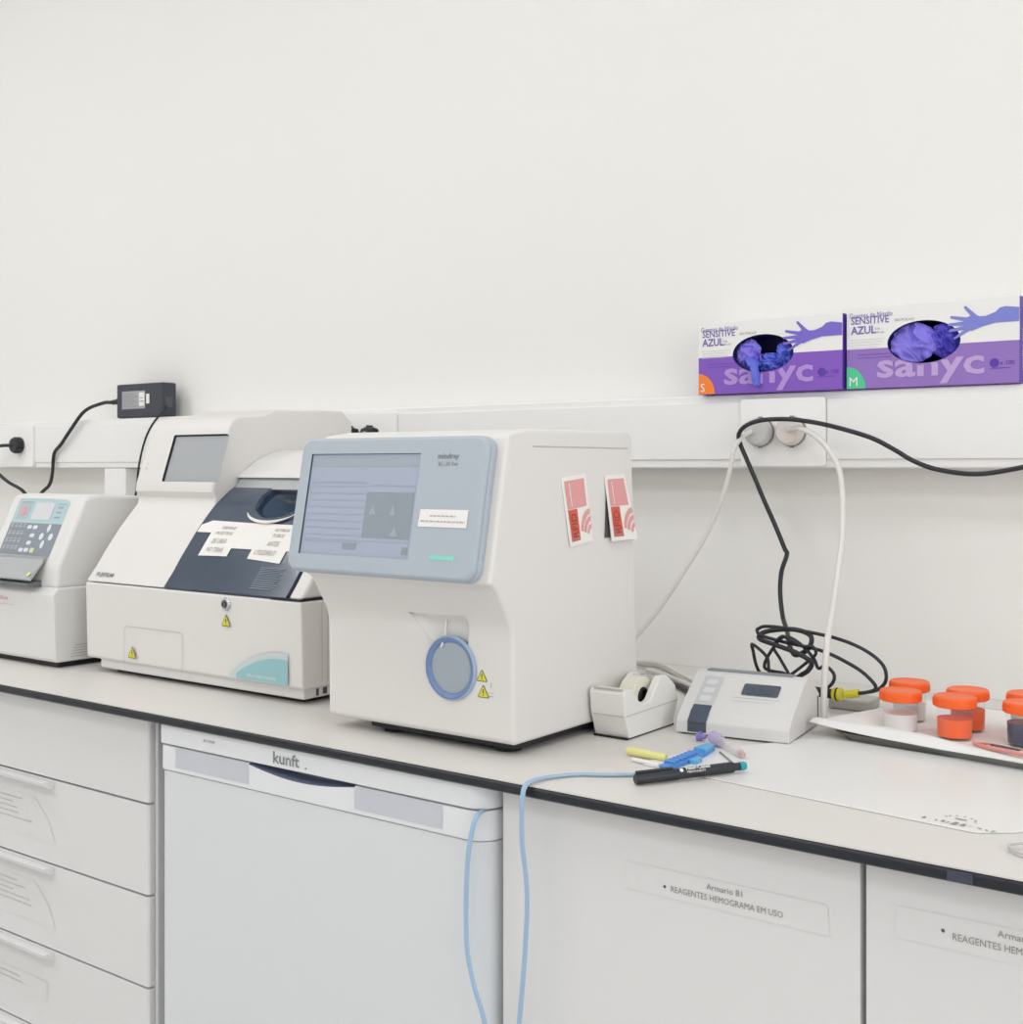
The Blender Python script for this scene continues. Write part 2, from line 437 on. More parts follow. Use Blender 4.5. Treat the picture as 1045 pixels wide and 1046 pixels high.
# ------------------------------------------------------------------ fridge
t = thing('small_fridge', 'small white under-counter fridge with a slim grip band along its top', 'fridge', (-1.084, -.45, 0))
b = MB(); b.box(-1.361, -.812, -.70, -.12, .03, .85, FRIDGE, .004)
for x in (-1.33, -.845):
    for y in (-.66, -.17): b.lathe([(0, 0), (.018, 0), (.018, .03), (0, .03)], BLACKP, Matrix.Translation((x, y, .0005)))
part('fridge_body', b, t)
b = MB(); b.prism(rounded([(-1.3612, -.762), (-.8075, -.762), (-.8075, -.702), (-1.3612, -.702)], [.006, .028, 0, 0], 8), .06, .8235, FRIDGE, 'z', .002, 2)
dr = part('fridge_door', b, t)
b = MB(); b.prism(rounded([(-1.3625, -.764), (-.8065, -.764), (-.8065, -.702), (-1.3625, -.702)], [.006, .029, 0, 0], 8), .824, .8575, FRIDGEW, 'z', .0025, 2)
hb = part('door_grip_band', b, t)
c = MB(); c.prism([(-1.187, .8600), (-1.003, .8600)] + [(-1.003 - .184 * k / 12, .8555 - .009 * math.sin(PI * k / 12)) for k in range(13)], -.775, -.735, FRIDGED, 'y')
cut(hb, c)
b = MB(); M = FRONT(0, -.764, 0)
for x0, x1 in ((-1.331, -1.187), (-1.003, -.869)):
    b = MB(); b.rect(x0, x1, .8305, .8565, FRIDGEI, .0005, M); part('grip_inset', b, hb, 'pale grey inset panel')
b = MB(); b.prism(rounded([(-1.3635, -.766), (-.8055, -.766), (-.8055, -.70), (-1.3635, -.70)], [.006, .03, 0, 0], 8), .8595, .8855, FRIDGEW, 'z', .0022, 2)
tp = part('top_panel', b, t)
b = MB(); M = FRONT(-1.1405, -.766, .8655)
b.text('kunft', 0, 0, .0200, LOGOG, .0006, M, bold=.0003, xs=1.14); b.disc(.0585, .0008, .0013, LOGOG, .0006, M)
part('logo', b, tp, 'grey lowercase lettering')
b = MB(); M = FRONT(-1.272, -.766, .873); b.text('A110W', 0, 0, .0055, INKD, .0006, M, xs=1.3); part('model_print', b, tp, 'tiny dark print')

# ------------------------------------------------------------------ door cabinets
def cabinet(x0, x1, label, strip):
    t = thing('base_cabinet', label, 'cabinet', ((x0 + x1) / 2, -.42, 0), 0, 'door cabinets under the worktop')
    b = MB(); b.box(x0, x1, -.728, -.15, .0, .8855, CAB, .001); part('carcass', b, t)
    b = MB(); b.box(x0 + .0015, x1 - .0015, -.7505, -.7295, .1, .8825, CAB, .0015, 2)
    return t, part('door', b, t)
t, dr = cabinet(-.7975, -.3985, 'white cabinet with a labelled door right beside the fridge', 1)
b = MB(); b.box(-.617, -.406, -.7512, -.7465, .8826, .8858, GAP); part('reveal_strip', b, t, 'grey strip painted as the dark gap over the door')  # solid grey strip coloured like the shaded reveal between door and worktop
M = FRONT(0, -.7505, 0)
b = MB(); b.poly([(-.642, .809), (-.428, .809), (-.430, .8370), (-.642, .836)], CAB, .0005, M)
b.text('Armario B1', -.551, .8265, .0082, INK, .0010, M, xs=1.0)
b.text('REAGENTES HEMOGRAMA EM USO', -.590, .8160, .0084, INK, .0010, M, xs=.89)
b.disc(-.5965, .8195, .0016, INKD, .0010, M, 16)
part('door_label', b, dr, 'clear sticker reading REAGENTES HEMOGRAMA EM USO')
t, dr = cabinet(-.3965, .06, 'white cabinet with a labelled door at the lower right corner', 2)
b = MB(); b.box(-.3945, .05, -.7512, -.7465, .8826, .8858, GAP); part('reveal_strip', b, t, 'grey strip painted as the dark gap over the door')  # same grey strip painted for the shaded reveal
b = MB(); b.poly([(-.368, .8225), (-.16, .8225), (-.16, .8530), (-.368, .8500)], CAB, .0005, M)
b.text('Armario B2', -.283, .8425, .0082, INK, .0010, M, xs=1.0)
b.text('REAGENTES HEMOGRAMA', -.320, .8315, .0084, INK, .0010, M, xs=.89)
b.disc(-.3275, .8375, .0016, INKD, .0010, M, 16)
part('door_label', b, dr, 'clear sticker with a line of grey capitals')

# ------------------------------------------------------------------ big analyser
t = thing('blood_analyser', 'big white analyser with a tilted blue-grey touchscreen in the centre of the counter', 'lab analyser', (-.97, -.55, .9))
prof = rounded([(-.692, .914), (-.693, 1.045), (-.722, 1.092), (-.735, 1.10), (-.702, 1.268), (-.66, 1.274), (-.434, 1.2765), (-.418, .914)],
               [.008, .05, .02, .005, .01, .01, .012, .006], 6)
b = MB(); b.prism(prof, -1.119, -.825, PLAST, 'x', .014, 5, ang=40)
body = part('housing', b, t)
# funnel-shaped hollow over the sampling window
c = MB()
ys0, ys1 = -.76, -.6855
def ring(pts, y): return [(p[0], y, p[1]) for p in pts]
outer = [(-.977, 1.056), (-.888, 1.058), (-.886, 1.050), (-.890, 1.02), (-.895, .985), (-.935, .985), (-.948, 1.01), (-.966, 1.045)]
inner = [(-.950, 1.048), (-.900, 1.048), (-.893, 1.046), (-.893, 1.02), (-.897, .99), (-.930, .99), (-.936, 1.01), (-.944, 1.04)]
n = len(outer)
vs = ring(outer, ys0) + ring(outer, -.694) + ring(inner, ys1)
fs = [tuple(range(n)), tuple(range(3 * n - 1, 2 * n - 1, -1))]
for k in (0, n):
    fs += [(k + i, k + (i + 1) % n, k + n + (i + 1) % n, k + n + i) for i in range(n)]
c.solid(vs, fs, PLAST); cut(body, c)
c = MB(); c.prism(rrect(-.79, -.47, 1.2505, 1.2530, .001, 2), -.8262, -.79, SEAM, 'x'); 
b = MB(); b.rect(-.655, -.445, 1.2530, 1.2545, SEAM, .0004, SIDE(-.825, 0, 0)); part('top_seam', b, t)
b = MB(); b.box(-1.060, -.836, -.676, -.43, .9055, .9145, BLACKP, .002)
for x in (-1.035, -.86):
    for y in (-.655, -.46): b.lathe([(0, 0), (.016, 0), (.018, .008), (0, .008)], BLACKP, Matrix.Translation((x, y, .9003)))
part('base_plate', b, t, 'black underside painted as the shadow gap, with rubber feet')  # black plate stands in for the shadow gap below the housing
# tilted touchscreen head
BM = frame((-1.1355, -.7475, 1.1015), (1, 0, 0), (0, .032, .166))
W_, H_ = .2985, .168
b = MB(); b.prism(rrect(0, W_, 0, H_, .017, 8), -.014, -.004, BEZEL, 'z', .003, 3, M=BM)
b.prism(rrect(.001, W_ - .001, .001, H_ - .001, .016, 8), -.006, .004, BEZEL, 'z', .0045, 4, M=BM)
hd = part('screen_housing', b, t, 'blue-grey rounded touchscreen frame')
c = MB(); c.prism([(.0205, .022), (.2005, .022), (.2005, .1465), (.0205, .1465)], .0015, .02, LCDF, 'z', M=BM); cut(hd, c)
b = MB(); h = .0019
b.rect(.0207, .2003, .0222, .1463, LCD, h, BM)
h2 = h + .0003
b.rect(.024, .2000, .131, .143, LCDH, h2, BM)
b.rect(.121, .196, .045, .1, LCDG, h2, BM)
for k in range(9): b.rect(.026, .118, .106 - k * .0085, .1068 - k * .0085, LCDL, h2, BM)
b.rect(.026, .196, .0405, .0413, LCDL, h2, BM); b.rect(.026, .118, .1105, .1125, LCDL, h2, BM); b.rect(.125, .194, .107, .1085, LCDL, h2, BM)
for x, y, w, hh in ((.134, .073, .012, .014), (.166, .073, .009, .017), (.172, .048, .014, .013)):
    b.poly([(x - w / 2, y), (x + w / 2, y), (x + w * .1, y + hh * .6), (x, y + hh), (x - w * .12, y + hh * .6)], LCDP, h2 + .0002, BM)
b.rect(.092, .114, .030, .038, LCDG, h2, BM); b.rect(.187, .196, .027, .036, LCDG, h2, BM)
part('display', b, hd, 'lit pale blue screen with a table and a grey graph')
b = MB(); b.text('mindray', .2265, .1400, .0088, LOGOG, .0046, BM, xs=1.1, bold=.0002); part('lettering', b, hd); b = MB(); b.text('BC-30 Vet', .2285, .1315, .0068, LOGOG, .0046, BM, xs=1.0)
part('lettering', b, hd)
b = MB(); b.poly([(.2095, .0605), (.281, .0605), (.2815, .081), (.2105, .0808)], PAPER, .0046, BM)
rn = random.Random(5); scribble(b, .226, .265, .0725, .0016, INKL, BM, rn, .0049); scribble(b, .213, .278, .066, .0018, INKL, BM, rn, .0049)
part('paper_label', b, hd, 'white paper sticker with two lines of small print')
b = MB(); b.prism(rrect(.2325, .2685, .0235, .0285, .002, 4), .0035, .0045, GREEN, 'z', M=BM); part('status_light', b, hd, 'glowing green bar')
# round sampling window
CM = frame((-.9155, -.692, .9945), (1, 0, 0), (0, 0, 1))
b = MB(); b.lathe([(.0295, -.004), (.0372, -.004), (.0378, .001), (.0368, .0035), (.0350, .0045), (.0330, .0035), (.0308, .0025), (.0295, .0005), (.0295, -.004)], BRING, CM, 56)
rg = part('window_ring', b, t, 'blue ring')
b = MB(); b.lathe([(0, -.004), (.031, -.004), (.031, .0002), (.029, .0012), (.020, .0022), (0, .0028)], BDISC, CM, 56); part('round_cover', b, t, 'smoked grey-blue round cover')
b = MB(); b.lathe([(.0372, .0005), (.0385, .0012), (.0385, .0022), (.0372, .0030), (.0360, .0045), (.0372, .0005)], BRINGL, CM, 56); part('ring_rim', b, rg, 'paler blue rim')
b = MB(); b.tube([(-.9275, -.6875, 1.049), (-.9275, -.690, 1.03), (-.9275, -.6975, 1.018)], .0013, PAPER, smooth=3); part('sampling_needle', b, t)
F = FRONT(0, -.692, 0)
for x, z, s in ((-.8695, .9905, .0145), (-.8675, .9725, .0155)):
    b = MB(); warn(b, x, z, s, F, .0009); part('warning_sticker', b, t, 'yellow triangular warning sticker')
b = MB()
b.rect(-.8565, -.8558, .977, .983, INK, .0009, F); b.rect(-.860, -.853, .967, .9675, INK, .0009, F); b.rect(-.860, -.853, .971, .9714, INK, .0009, F)
part('fine_print', b, t)
# two clipped radio tags on the flank
def card(c4, lift, dark, label):
    """c4: corners (y,z) bottom-left, bottom-right, top-right, top-left"""
    S = SIDE(-.825, 0, 0)
    def P(u, v, z):
        a = Vector(c4[0]).lerp(Vector(c4[1]), u); d_ = Vector(c4[3]).lerp(Vector(c4[2]), u); q = a.lerp(d_, v)
        return (q.x, q.y, z + lift * (1 - v))
    b = MB()
    bl = [P(0, 0, .0009), P(1, 0, .0009), P(1, 1, .0009), P(0, 1, .0009)]
    lo = [(p[0], p[1], p[2] - .0008) for p in bl]
    b.solid(lo + bl, [(0, 3, 2, 1), (4, 5, 6, 7), (0, 1, 5, 4), (1, 2, 6, 5), (2, 3, 7, 6), (3, 0, 4, 7)], PAPER, M=S)
    if dark: b.add([(c4[0][0] - .008, c4[0][1] + .004, .0006), (c4[0][0] + .006, c4[0][1] + .004, .0006), (c4[3][0] + .004, c4[3][1] - .014, .0006)], [(0, 1, 2)], INKD, S)  # dark wedge painted as the shadow beside the card's lifted foot
    q = lambda u0, u1, v0, v1, m, z=.0013: b.add([P(u0, v0, z), P(u1, v0, z), P(u1, v1, z), P(u0, v1, z)], [(0, 1, 2, 3)], m, S)
    q(.10, .90, .53, .94, PINKT); q(.26, .29, .56, .90, PAPER, .0016)
    q(.10, .48, .06, .52, ORT); q(.12, .46, .065, .16, REDT, .0015)
    for k, (rr, ww) in enumerate(((.50, .10), (.36, .09), (.22, .08))):
        pts = []
        for j in range(9):
            a = math.radians(92 + 72 * j / 8); pts.append((1.02 + rr * math.cos(a) * 1.0, .08 + (rr * 1.0) * math.sin(a) * .82, rr))
        for j in range(8):
            a, c_ = pts[j], pts[j + 1]; f_ = (rr - ww) / rr
            quad = [(a[0], a[1]), (c_[0], c_[1]), (1.02 + (c_[0] - 1.02) * f_, .08 + (c_[1] - .08) * f_), (1.02 + (a[0] - 1.02) * f_, .08 + (a[1] - .08) * f_)]
            b.add([P(min(1, max(.5, u)), v, .0015) for u, v in quad], [(0, 1, 2, 3)], PINKT, S)
    vs, fs = text_mesh('RFID', 1.0, 'LEFT', 0)
    mw = max(v[0] for v in vs); mh = max(v[1] for v in vs)
    b.add([P(.40 - .22 * (v[1] / mh), .10 + .36 * (v[0] / mw), .0018) for v in vs], fs, MARO, S)
    part('radio_tag', b, t, label, wn=False)
card([(-.580, 1.134), (-.531, 1.139), (-.546, 1.222), (-.599, 1.217)], .001, False, 'red and white radio tag card nearer the screen')
card([(-.494, 1.137), (-.432, 1.137), (-.455, 1.221), (-.502, 1.219)], .006, True, 'red and white radio tag card nearer the wall, its foot lifted')

# ------------------------------------------------------------------ chemistry analyser with smoked lid
t = thing('chemistry_analyser', 'white analyser with a dark smoked lid and small grey touchscreen, left of the big one', 'lab analyser', (-1.49, -.46, .9))
b = MB()
b.prism(rounded([(-.624, .922), (-.627, 1.044), (-.28, 1.044), (-.28, .922)], [.006, .003, 0, 0], 4), -1.737, -1.237, PLAST, 'x', .008, 4)
lowbody = part('lower_housing', b, t)
b = MB(); b.prism(rounded([(-.616, .907), (-.616, .925), (-.285, .925), (-.285, .907)], [.003, 0, 0, 0], 3), -1.712, -1.243, PLAST2, 'x', .003, 2)
b.box(-1.69, -1.26, -.60, -.30, .9003, .908, BLACKP, .002)
part('skirt', b, t, 'stepped white base skirt with dark feet')
P0 = [(-.6235, 1.0465), (-.605, 1.070), (-.592, 1.089), (-.564, 1.126), (-.545, 1.148), (-.526, 1.168), (-.506, 1.184), (-.486, 1.197), (-.44, 1.228), (-.415, 1.241)]
left_prof = [(-.6245, 1.0455)] + P0[1:6] + [(-.5235, 1.180), (-.5300, 1.190), (-.5285, 1.203), (-.4985, 1.292), (-.491, 1.304), (-.475, 1.312), (-.42, 1.316), (-.40, 1.326), (-.24, 1.330), (-.215, 1.31), (-.215, 1.0455)]
b = MB(); b.prism(left_prof, -1.740, -1.540, PLAST, 'x', .004, 3, ang=50); ls = part('screen_tower', b, t, 'tall left side that carries the small screen')
SM = frame((-1.672, -.5275, 1.206), (1, 0, 0), (0, .030, .089))
c = MB(); c.prism(rrect(0, .137, .0, .0815, .003, 3), -.004, .02, LCDF, 'z', M=SM); cut(ls, c)  # black recess walls paint the shadow along the screen edges
b = MB(); b.rect(.002, .1355, .0005, .0795, LCD2, -.0037, SM); part('display', b, t, 'small grey touchscreen')
b = MB(); b.text('FUJIFILM', 0, 0, .0098, LOGOG, .0012, frame((-1.722, -.6177, 1.0541), (1, 0, 0), (0, .0195, .0245)), xs=1.25, bold=.0003); part('logo', b, t, 'dark grey capital lettering')
b = MB(); b.text('A', 0, 0, .006, INK, .001, frame((-1.722, -.5208, 1.226), (1, 0, 0), (0, .030, .089))); b.disc(.001, .010, .0008, INKD, .001, frame((-1.720, -.5208, 1.226), (1, 0, 0), (0, .030, .089))); part('power_mark', b, t)
# right side: white cheek + dome
dome = P0 + [(-.38, 1.250), (-.34, 1.250), (-.28, 1.235), (-.28, 1.0465)]
b = MB(); b.prism([(p[0] + .004, p[1] - .002) if i < 10 else p for i, p in enumerate(dome)], -1.538, -1.270, PLAST, 'x'); dm = part('lid_frame', b, t)
b = MB(); b.prism(dome, -1.268, -1.2405, PLAST, 'x', .005, 3, ang=50); part('right_cheek', b, t)
topd = [(-.482, 1.2125), (-.4805, 1.2160), (-.44, 1.2410), (-.41, 1.2525), (-.38, 1.258), (-.34, 1.258), (-.30, 1.25), (-.30, 1.2125)]
b = MB(); b.prism(topd, -1.5395, -1.2395, PLAST2, 'x', .0015, 2, ang=60); part('lid_top', b, t, 'white overhanging lid top')
gl = [p for p in P0 if p[1] < 1.2]
inn = [(p[0] + .010, p[1] - .008) for p in gl]
band = [(-.486, 1.197), (-.470, 1.2125), (-.460, 1.2125), (-.460, 1.186)]
b = MB(); b.prism([(p[0] - .0012, p[1] + .0008) for p in gl] + [(p[0], p[1]) for p in inn[::-1]], -1.5395, -1.2705, SMOKE, 'x', .0008, 1, ang=60)
lid = part('smoked_lid', b, t, 'dark blue-grey see-through lid')
b = MB(); b.prism([(-.4905, 1.1945), (-.4765, 1.2122), (-.462, 1.2122), (-.470, 1.190)], -1.535, -1.2705, GREYP, 'x', .0008, 1); part('lid_hinge_band', b, t, 'mid grey band under the lid top')
# scooped finger grip in the lid
GM = Matrix.Translation((-1.395, -.508, 1.152))
c = MB(); c.lathe([(0, 0), (.035, .001), (.050, .012), (.056, .03), (.058, .08), (0, .08)], SMOKELIT, GM, 40); cut(lid, c); cut(dm, c)  # scoop gets a lighter lid colour, painting the light on its wall
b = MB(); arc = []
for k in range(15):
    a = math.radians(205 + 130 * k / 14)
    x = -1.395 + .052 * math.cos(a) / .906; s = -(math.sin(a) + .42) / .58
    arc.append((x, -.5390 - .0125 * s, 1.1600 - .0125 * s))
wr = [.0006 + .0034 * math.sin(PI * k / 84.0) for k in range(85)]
b.tube(arc, wr, PAPER, n=8, smooth=6, flat=.6); part('grip_lip_highlight', b, lid, 'white crescent painted as the lit lip')  # white tube painted in as the highlight on the scoop's front lip
# paper notes taped over the lid
def onlid(x, s, off=.0016):
    """s runs 0..1 up the lid profile"""
    n_ = len(gl) - 1; k = min(n_ - 1, int(s * n_)); f_ = s * n_ - k
    a, c_ = Vector(gl[k]), Vector(gl[k + 1]); q = a.lerp(c_, f_); tn = (c_ - a).normalized()
    return (x, q.x - tn.y * off - .001, q.y + tn.x * off)
def strip_on_lid(pts, m, off):
    """polygon in (x, s), meshed in columns so it hugs the curve"""
    mb = MB(); xs = sorted(set(p[0] for p in pts)); out = []
    def span(x):
        ss = []
        for i in range(len(pts)):
            a, c_ = pts[i], pts[(i + 1) % len(pts)]
            if abs(a[0] - c_[0]) < 1e-9: continue
            if min(a[0], c_[0]) - 1e-9 <= x <= max(a[0], c_[0]) + 1e-9: ss.append(a[1] + (c_[1] - a[1]) * (x - a[0]) / (c_[0] - a[0]))
        return (min(ss), max(ss))
    for a, c_ in zip(xs, xs[1:]):
        e = 1e-5; lo0, hi0 = span(a + e); lo1, hi1 = span(c_ - e); K = 8
        vs = [onlid(a, lo0 + (hi0 - lo0) * k / K, off) for k in range(K + 1)] + [onlid(c_, lo1 + (hi1 - lo1) * k / K, off) for k in range(K + 1)]
        mb.add(vs, [(k, K + 1 + k, K + 2 + k, k + 1) for k in range(K)], m)
    return mb
note1 = strip_on_lid([(-1.535, .44), (-1.5011, .44), (-1.501, .305), (-1.436, .310), (-1.4359, .355), (-1.43, .355), (-1.43, .545), (-1.515, .555), (-1.535, .51)], PAPER, .0018)
rn = random.Random(9)
def lidtext(mb, s, x, sv, size, m, off, xs=1.0):
    vs, fs = text_mesh(s, 1.0, 'LEFT', 0)
    L = .185  # arc length of the lid profile
    mb.add([onlid(x + v[0] * size * xs + v[1] * size * .25, sv + v[1] * size / L, off) for v in vs], fs, m)
for k, (s, x) in enumerate((('TERMINE', -1.484), ('MUESTRAS', -1.490), ('DE UREA', -1.488), ('NO TIRAR', -1.490))):
    lidtext(note1, s, x, .475 - k * .049, .0072, INKM, .0024, 1.15)
part('paper_note', note1, t, 'left white paper note taped on the lid', wn=False)
note2 = strip_on_lid([(-1.4299, .355), (-1.390, .355), (-1.3899, .305), (-1.317, .290), (-1.3169, .355), (-1.275, .360), (-1.275, .54), (-1.4299, .545)], PAPER, .0018)
for k, (s, x) in enumerate((('RETIRAR', -1.364), ('TUBOS', -1.363), ('ANTES', -1.364), ('UTILIZARLO', -1.382))):
    lidtext(note2, s, x, .475 - k * .049, .0072, INKM, .0024, 1.15)
part('paper_note', note2, t, 'right white paper note taped on the lid', wn=False)
pl = MB()
for k in range(12):
    sk = .240 - k * .017
    q = strip_on_lid([(-1.350 - k * .0003, sk), (-1.300 - (k % 3) * .004, sk), (-1.300 - (k % 3) * .004, sk + .0075), (-1.350, sk + .0075)], NOTC, .0016)
    pl.v, base = pl.v + q.v, len(pl.v); pl.f += [tuple(base + i for i in f) for f in q.f]; pl.m += [pl.mi(NOTC)] * len(q.f)
part('printed_notice', pl, lid, 'small block of pale grey print', wn=False)
b = MB(); F = FRONT(0, -.6265, 0)
b.lathe([(0, 0), (.009, 0), (.0095, .002), (.008, .0045), (.006, .005), (.0055, .002), (0, .002)], SILV, frame((-1.392, -.626, 1.0315), (1, 0, 0), (0, 0, 1)), 30); b.box(-1.3935, -1.3905, -.6305, -.628, 1.026, 1.037, INKD)
part('key_lock', b, t, 'small chrome round key lock')
for x, z, s in ((-1.392, 1.0080, .018), (-1.613, .9420, .019)):
    b = MB(); warn(b, x, z, s, F, .0012); part('warning_sticker', b, t, 'yellow triangular warning sticker')
b = MB()
out = rrect(-1.634, -1.4925, .915, .981, .006, 4); w = .0009
for a, c_ in zip(out, out[1:] + out[:1]):
    if a[1] < .917 and c_[1] < .917: continue
    dx, dz = c_[0] - a[0], c_[1] - a[1]; L = math.hypot(dx, dz) or 1; nx, nz = -dz / L * w / 2, dx / L * w / 2
    b.add([(a[0] - nx, a[1] - nz, .0006), (c_[0] - nx, c_[1] - nz, .0006), (c_[0] + nx, c_[1] + nz, .0006), (a[0] + nx, a[1] + nz, .0006)], [(0, 1, 2, 3)], SEAM, F)
part('front_flap', b, lowbody, 'thin outline of the closed front flap')
b = MB()
def wave(x): u = (x + 1.385) / .122; return .9280 + .040 * math.sin(min(1, max(0, u)) * PI * .58) ** .8
xs_ = [-1.385 + .122 * k / 16 for k in range(17)]
b.poly([(x, .9265) for x in (xs_[0], xs_[-1])] + [(x, wave(x) + .003) for x in xs_[::-1]], TEALL, .0008, F)
b.poly([(x, .9265) for x in (xs_[2], xs_[-1])] + [(x, wave(x) - .006) for x in xs_[:1:-1]], TEAL, .0011, F)
b.text('DRI-CHEM NX500', -1.348, .931, .0065, PAPER, .0014, F, xs=1.2)
part('teal_badge', b, lowbody, 'teal swoosh with small white lettering')
b = MB(); S = SIDE(-1.237, 0, 0)
b.rect(-.588, -.5872, .93, 1.04, SEAM, .0005, S); b.rect(-.577, -.5762, .93, 1.04, SEAM, .0005, S)
part('side_seams', b, lowbody)
b = MB(); S2 = SIDE(-1.243, 0, 0); b.rect(-.593, -.588, .910, .920, INKD, .0005, S2); b.rect(-.580, -.572, .911, .920, INKD, .0005, S2); part('side_ports', b, t, 'small dark ports')
b = MB(); b.box(-1.30, -1.239, -.6262, -.29, 1.0445, 1.0468, DARKGAP); part('lid_gap', b, t, 'thin black gap under the lid')

# ------------------------------------------------------------------ left analyser
t = thing('desktop_analyser', 'white desktop analyser with aqua and slate keypad at the left edge of the photo', 'lab analyser', (-1.90, -.53, .9))
low = rounded([(-.648, .9095), (-.652, 1.022), (-.642, 1.032), (-.43, 1.032), (-.43, .9095)], [.008, .01, .004, 0, 0], 5)
b = MB(); b.prism(low, -2.014, -1.790, PLAST2, 'x', .012, 5, ang=40); lh = part('lower_housing', b, t)
up = [(-.6425, 1.030), (-.640, 1.058), (-.6375, 1.070), (-.589, 1.1755), (-.580, 1.1815), (-.56, 1.1835), (-.44, 1.178), (-.43, 1.168), (-.43, 1.030)]
b = MB(); b.prism(up, -2.010, -1.795, PLAST2, 'x', .009, 5, ang=40); uh = part('upper_housing', b, t)
b = MB(); b.box(-2.002, -1.80, -.635, -.44, .9003, .910, BLACKP, .002); part('base_plate', b, t, 'black underside')
KM = frame((-2.115, -.6340, 1.0800), (1, 0, 0), (0, .0485, .1055))
KL = .1063
c = MB(); c.prism(rrect(.131, .285, -.001, KL - .001, .004, 3), -.0015, .01, PLAST2, 'z', M=KM); cut(uh, c)
b = MB(); b.rect(.1315, .2845, .0, .060, KEYG, -.0012, KM); b.poly([(.1315, .0595), (.2845, .0595), (.2845, .100), (.27, .1035), (.20, .1053), (.1315, .1045)], KEYT, -.0011, KM)
kp = part('keypad', b, t, 'membrane keypad, aqua above and slate below')
b = MB()
b.poly(rrect(.186, .243, .066, .098, .003, 3), KEYL, -.0006, KM); part('keypad_display', b, kp, 'pale grey display')
b = MB()
b.poly(rrect(.140, .174, .066, .098, .003, 3), BEZEL, -.0008, KM); b.disc(.157, .081, .0075, PINKT, -.0003, KM, 20); part('red_button', b, kp, 'pale red round button')
b = MB()
for x, y in ((.194, .052), (.211, .052), (.211, .037), (.210, .0235), (.195, .010), (.2105, .0105)): b.poly(rrect(x - .0065, x + .0065, y - .0035, y + .0035, .0025, 4), KEYW, -.0006, KM)
for x, y, rx, ry in ((.2525, .0515, .005, .0075), (.2395, .036, .006, .0065), (.2665, .036, .006, .0065), (.2505, .022, .005, .0075)): b.disc(x, y, rx, KEYW, -.0006, KM, 20, ry)
b.poly(rrect(.221, .234, .006, .015, .003, 4), mat('key_pale_green', (214, 218, 172), .45), -.0006, KM)
part('white_keys', b, kp)
b = MB(); rn = random.Random(4)
for r_ in range(4):
    for k in range(4):
        x = .1405 + k * .0125; y = .012 + r_ * .0135
        if x < .185: b.disc(x, y, .0048, FLAP, -.0007, KM, 12, .0026); b.rect(x - .004, x + .004, y + .004, y + .0048, KEYL, -.0007, KM)
for k in range(3): b.rect(.254, .270, .070 + k * .009, .073 + k * .009, BEZELD, -.0006, KM)
b.rect(.252, .276, .0955, .0965, INK, -.0006, KM); b.rect(.140, .180, .0975, .0985, INK, -.0006, KM)
part('small_keys', b, kp)
# clear flap and its tray below the keypad
b = MB(); b.prism(rounded([(-.637, 1.076), (-.6415, 1.077), (-.6695, 1.0455), (-.6655, 1.042)], .0012, 2), -1.988, -1.832, FLAP, 'x', .0006, 1); fl = part('print_flap', b, t, 'clear grey flap')
b = MB(); b.box(-1.988, -1.832, -.6420, -.6345, 1.072, 1.081, GREYP, .001); part('flap_hinge', b, fl)
b = MB(); b.prism([(-.640, 1.031), (-.6670, 1.0345), (-.6680, 1.0385), (-.640, 1.042)], -1.988, -1.838, FLAPD, 'x', .001, 1); part('paper_tray', b, t, 'dark grey tray')
b = MB(); b.disc(-.0, 0, .0045, YELP, .0006, frame((-1.8395, -.6640, 1.0535), (1, 0, 0), (0, .028, .03)), 10); part('yellow_sticker', b, t, 'pale yellow mark')
b = MB(); F = FRONT(0, -.6515, 0); b.text('VetScan', -1.958, 1.0060, .0085, INKR, .0012, F, xs=1.4); part('badge', b, lh, 'faded red lettering'); b = MB(); b.rect(-1.952, -1.902, .998, .9985, INKR, .0012, F); pass
part('badge_plate', b, lh)
b = MB(); S = SIDE(-1.790, 0, 0)
for k in range(5): b.rect(-.620 + k * .002, -.465, .917 + k * .0045, .9185 + k * .0045, LINEG, .0005, S)
part('side_vents', b, lh)

# ------------------------------------------------------------------ power adapter and cables on the wall
t = thing('power_adapter', 'black power adapter with a silver label standing on the trunking', 'power adapter', (-2.36, -.045, 1.3435))
b = MB(); b.box(-2.448, -2.279, -.064, -.024, 1.3437, 1.4215, ADAPT, .004, 3); part('adapter_case', b, t)
b = MB(); F = FRONT(-2.448, -.064, 1.3437)
b.rect(.022, .108, .020, .061, ADLAB, .0005, F); rn = random.Random(8)
for k in range(6): scribble(b, .026, .078 - (k % 2) * .012, .025 + k * .0055, .0018, INK, F, rn, .0009)
b.rect(.086, .106, .026, .057, PAPER, .0010, F); b.rect(.089, .103, .036, .038, INK, .0013, F); b.rect(.089, .100, .044, .0455, INK, .0013, F); b.rect(.112, .124, .031, .053, PAPER, .0008, F)
part('rating_label', b, t, 'silver label with rows of fine print')
b = MB(); S = SIDE(-2.279, -.064, 1.3437); b.rect(.010, .028, .022, .045, INKD, .0005, S); part('outlet_socket', b, t)
b = MB()
b.tube([(-2.450, -.046, 1.3835), (-2.468, -.047, 1.3835), (-2.484, -.048, 1.3825)], [.0085] * 6 + [.006] * 7, CORDB, smooth=6)
b.tube([(-2.484, -.05, 1.3825), (-2.510, -.058, 1.381), (-2.56, -.073, 1.363), (-2.612, -.078, 1.317), (-2.652, -.076, 1.285), (-2.686, -.073, 1.262), (-2.698, -.070, 1.215), (-2.712, -.070, 1.185), (-2.745, -.075, 1.160), (-2.80, -.10, 1.08), (-2.82, -.13, .96), (-2.80, -.16, .9085)], .0042, CORDB)
single('adapter_lead', b, 'black lead curving from the adapter down behind the keypad analyser', 'cable', (-2.62, -.06, 1.2), 'black leads by the left socket')
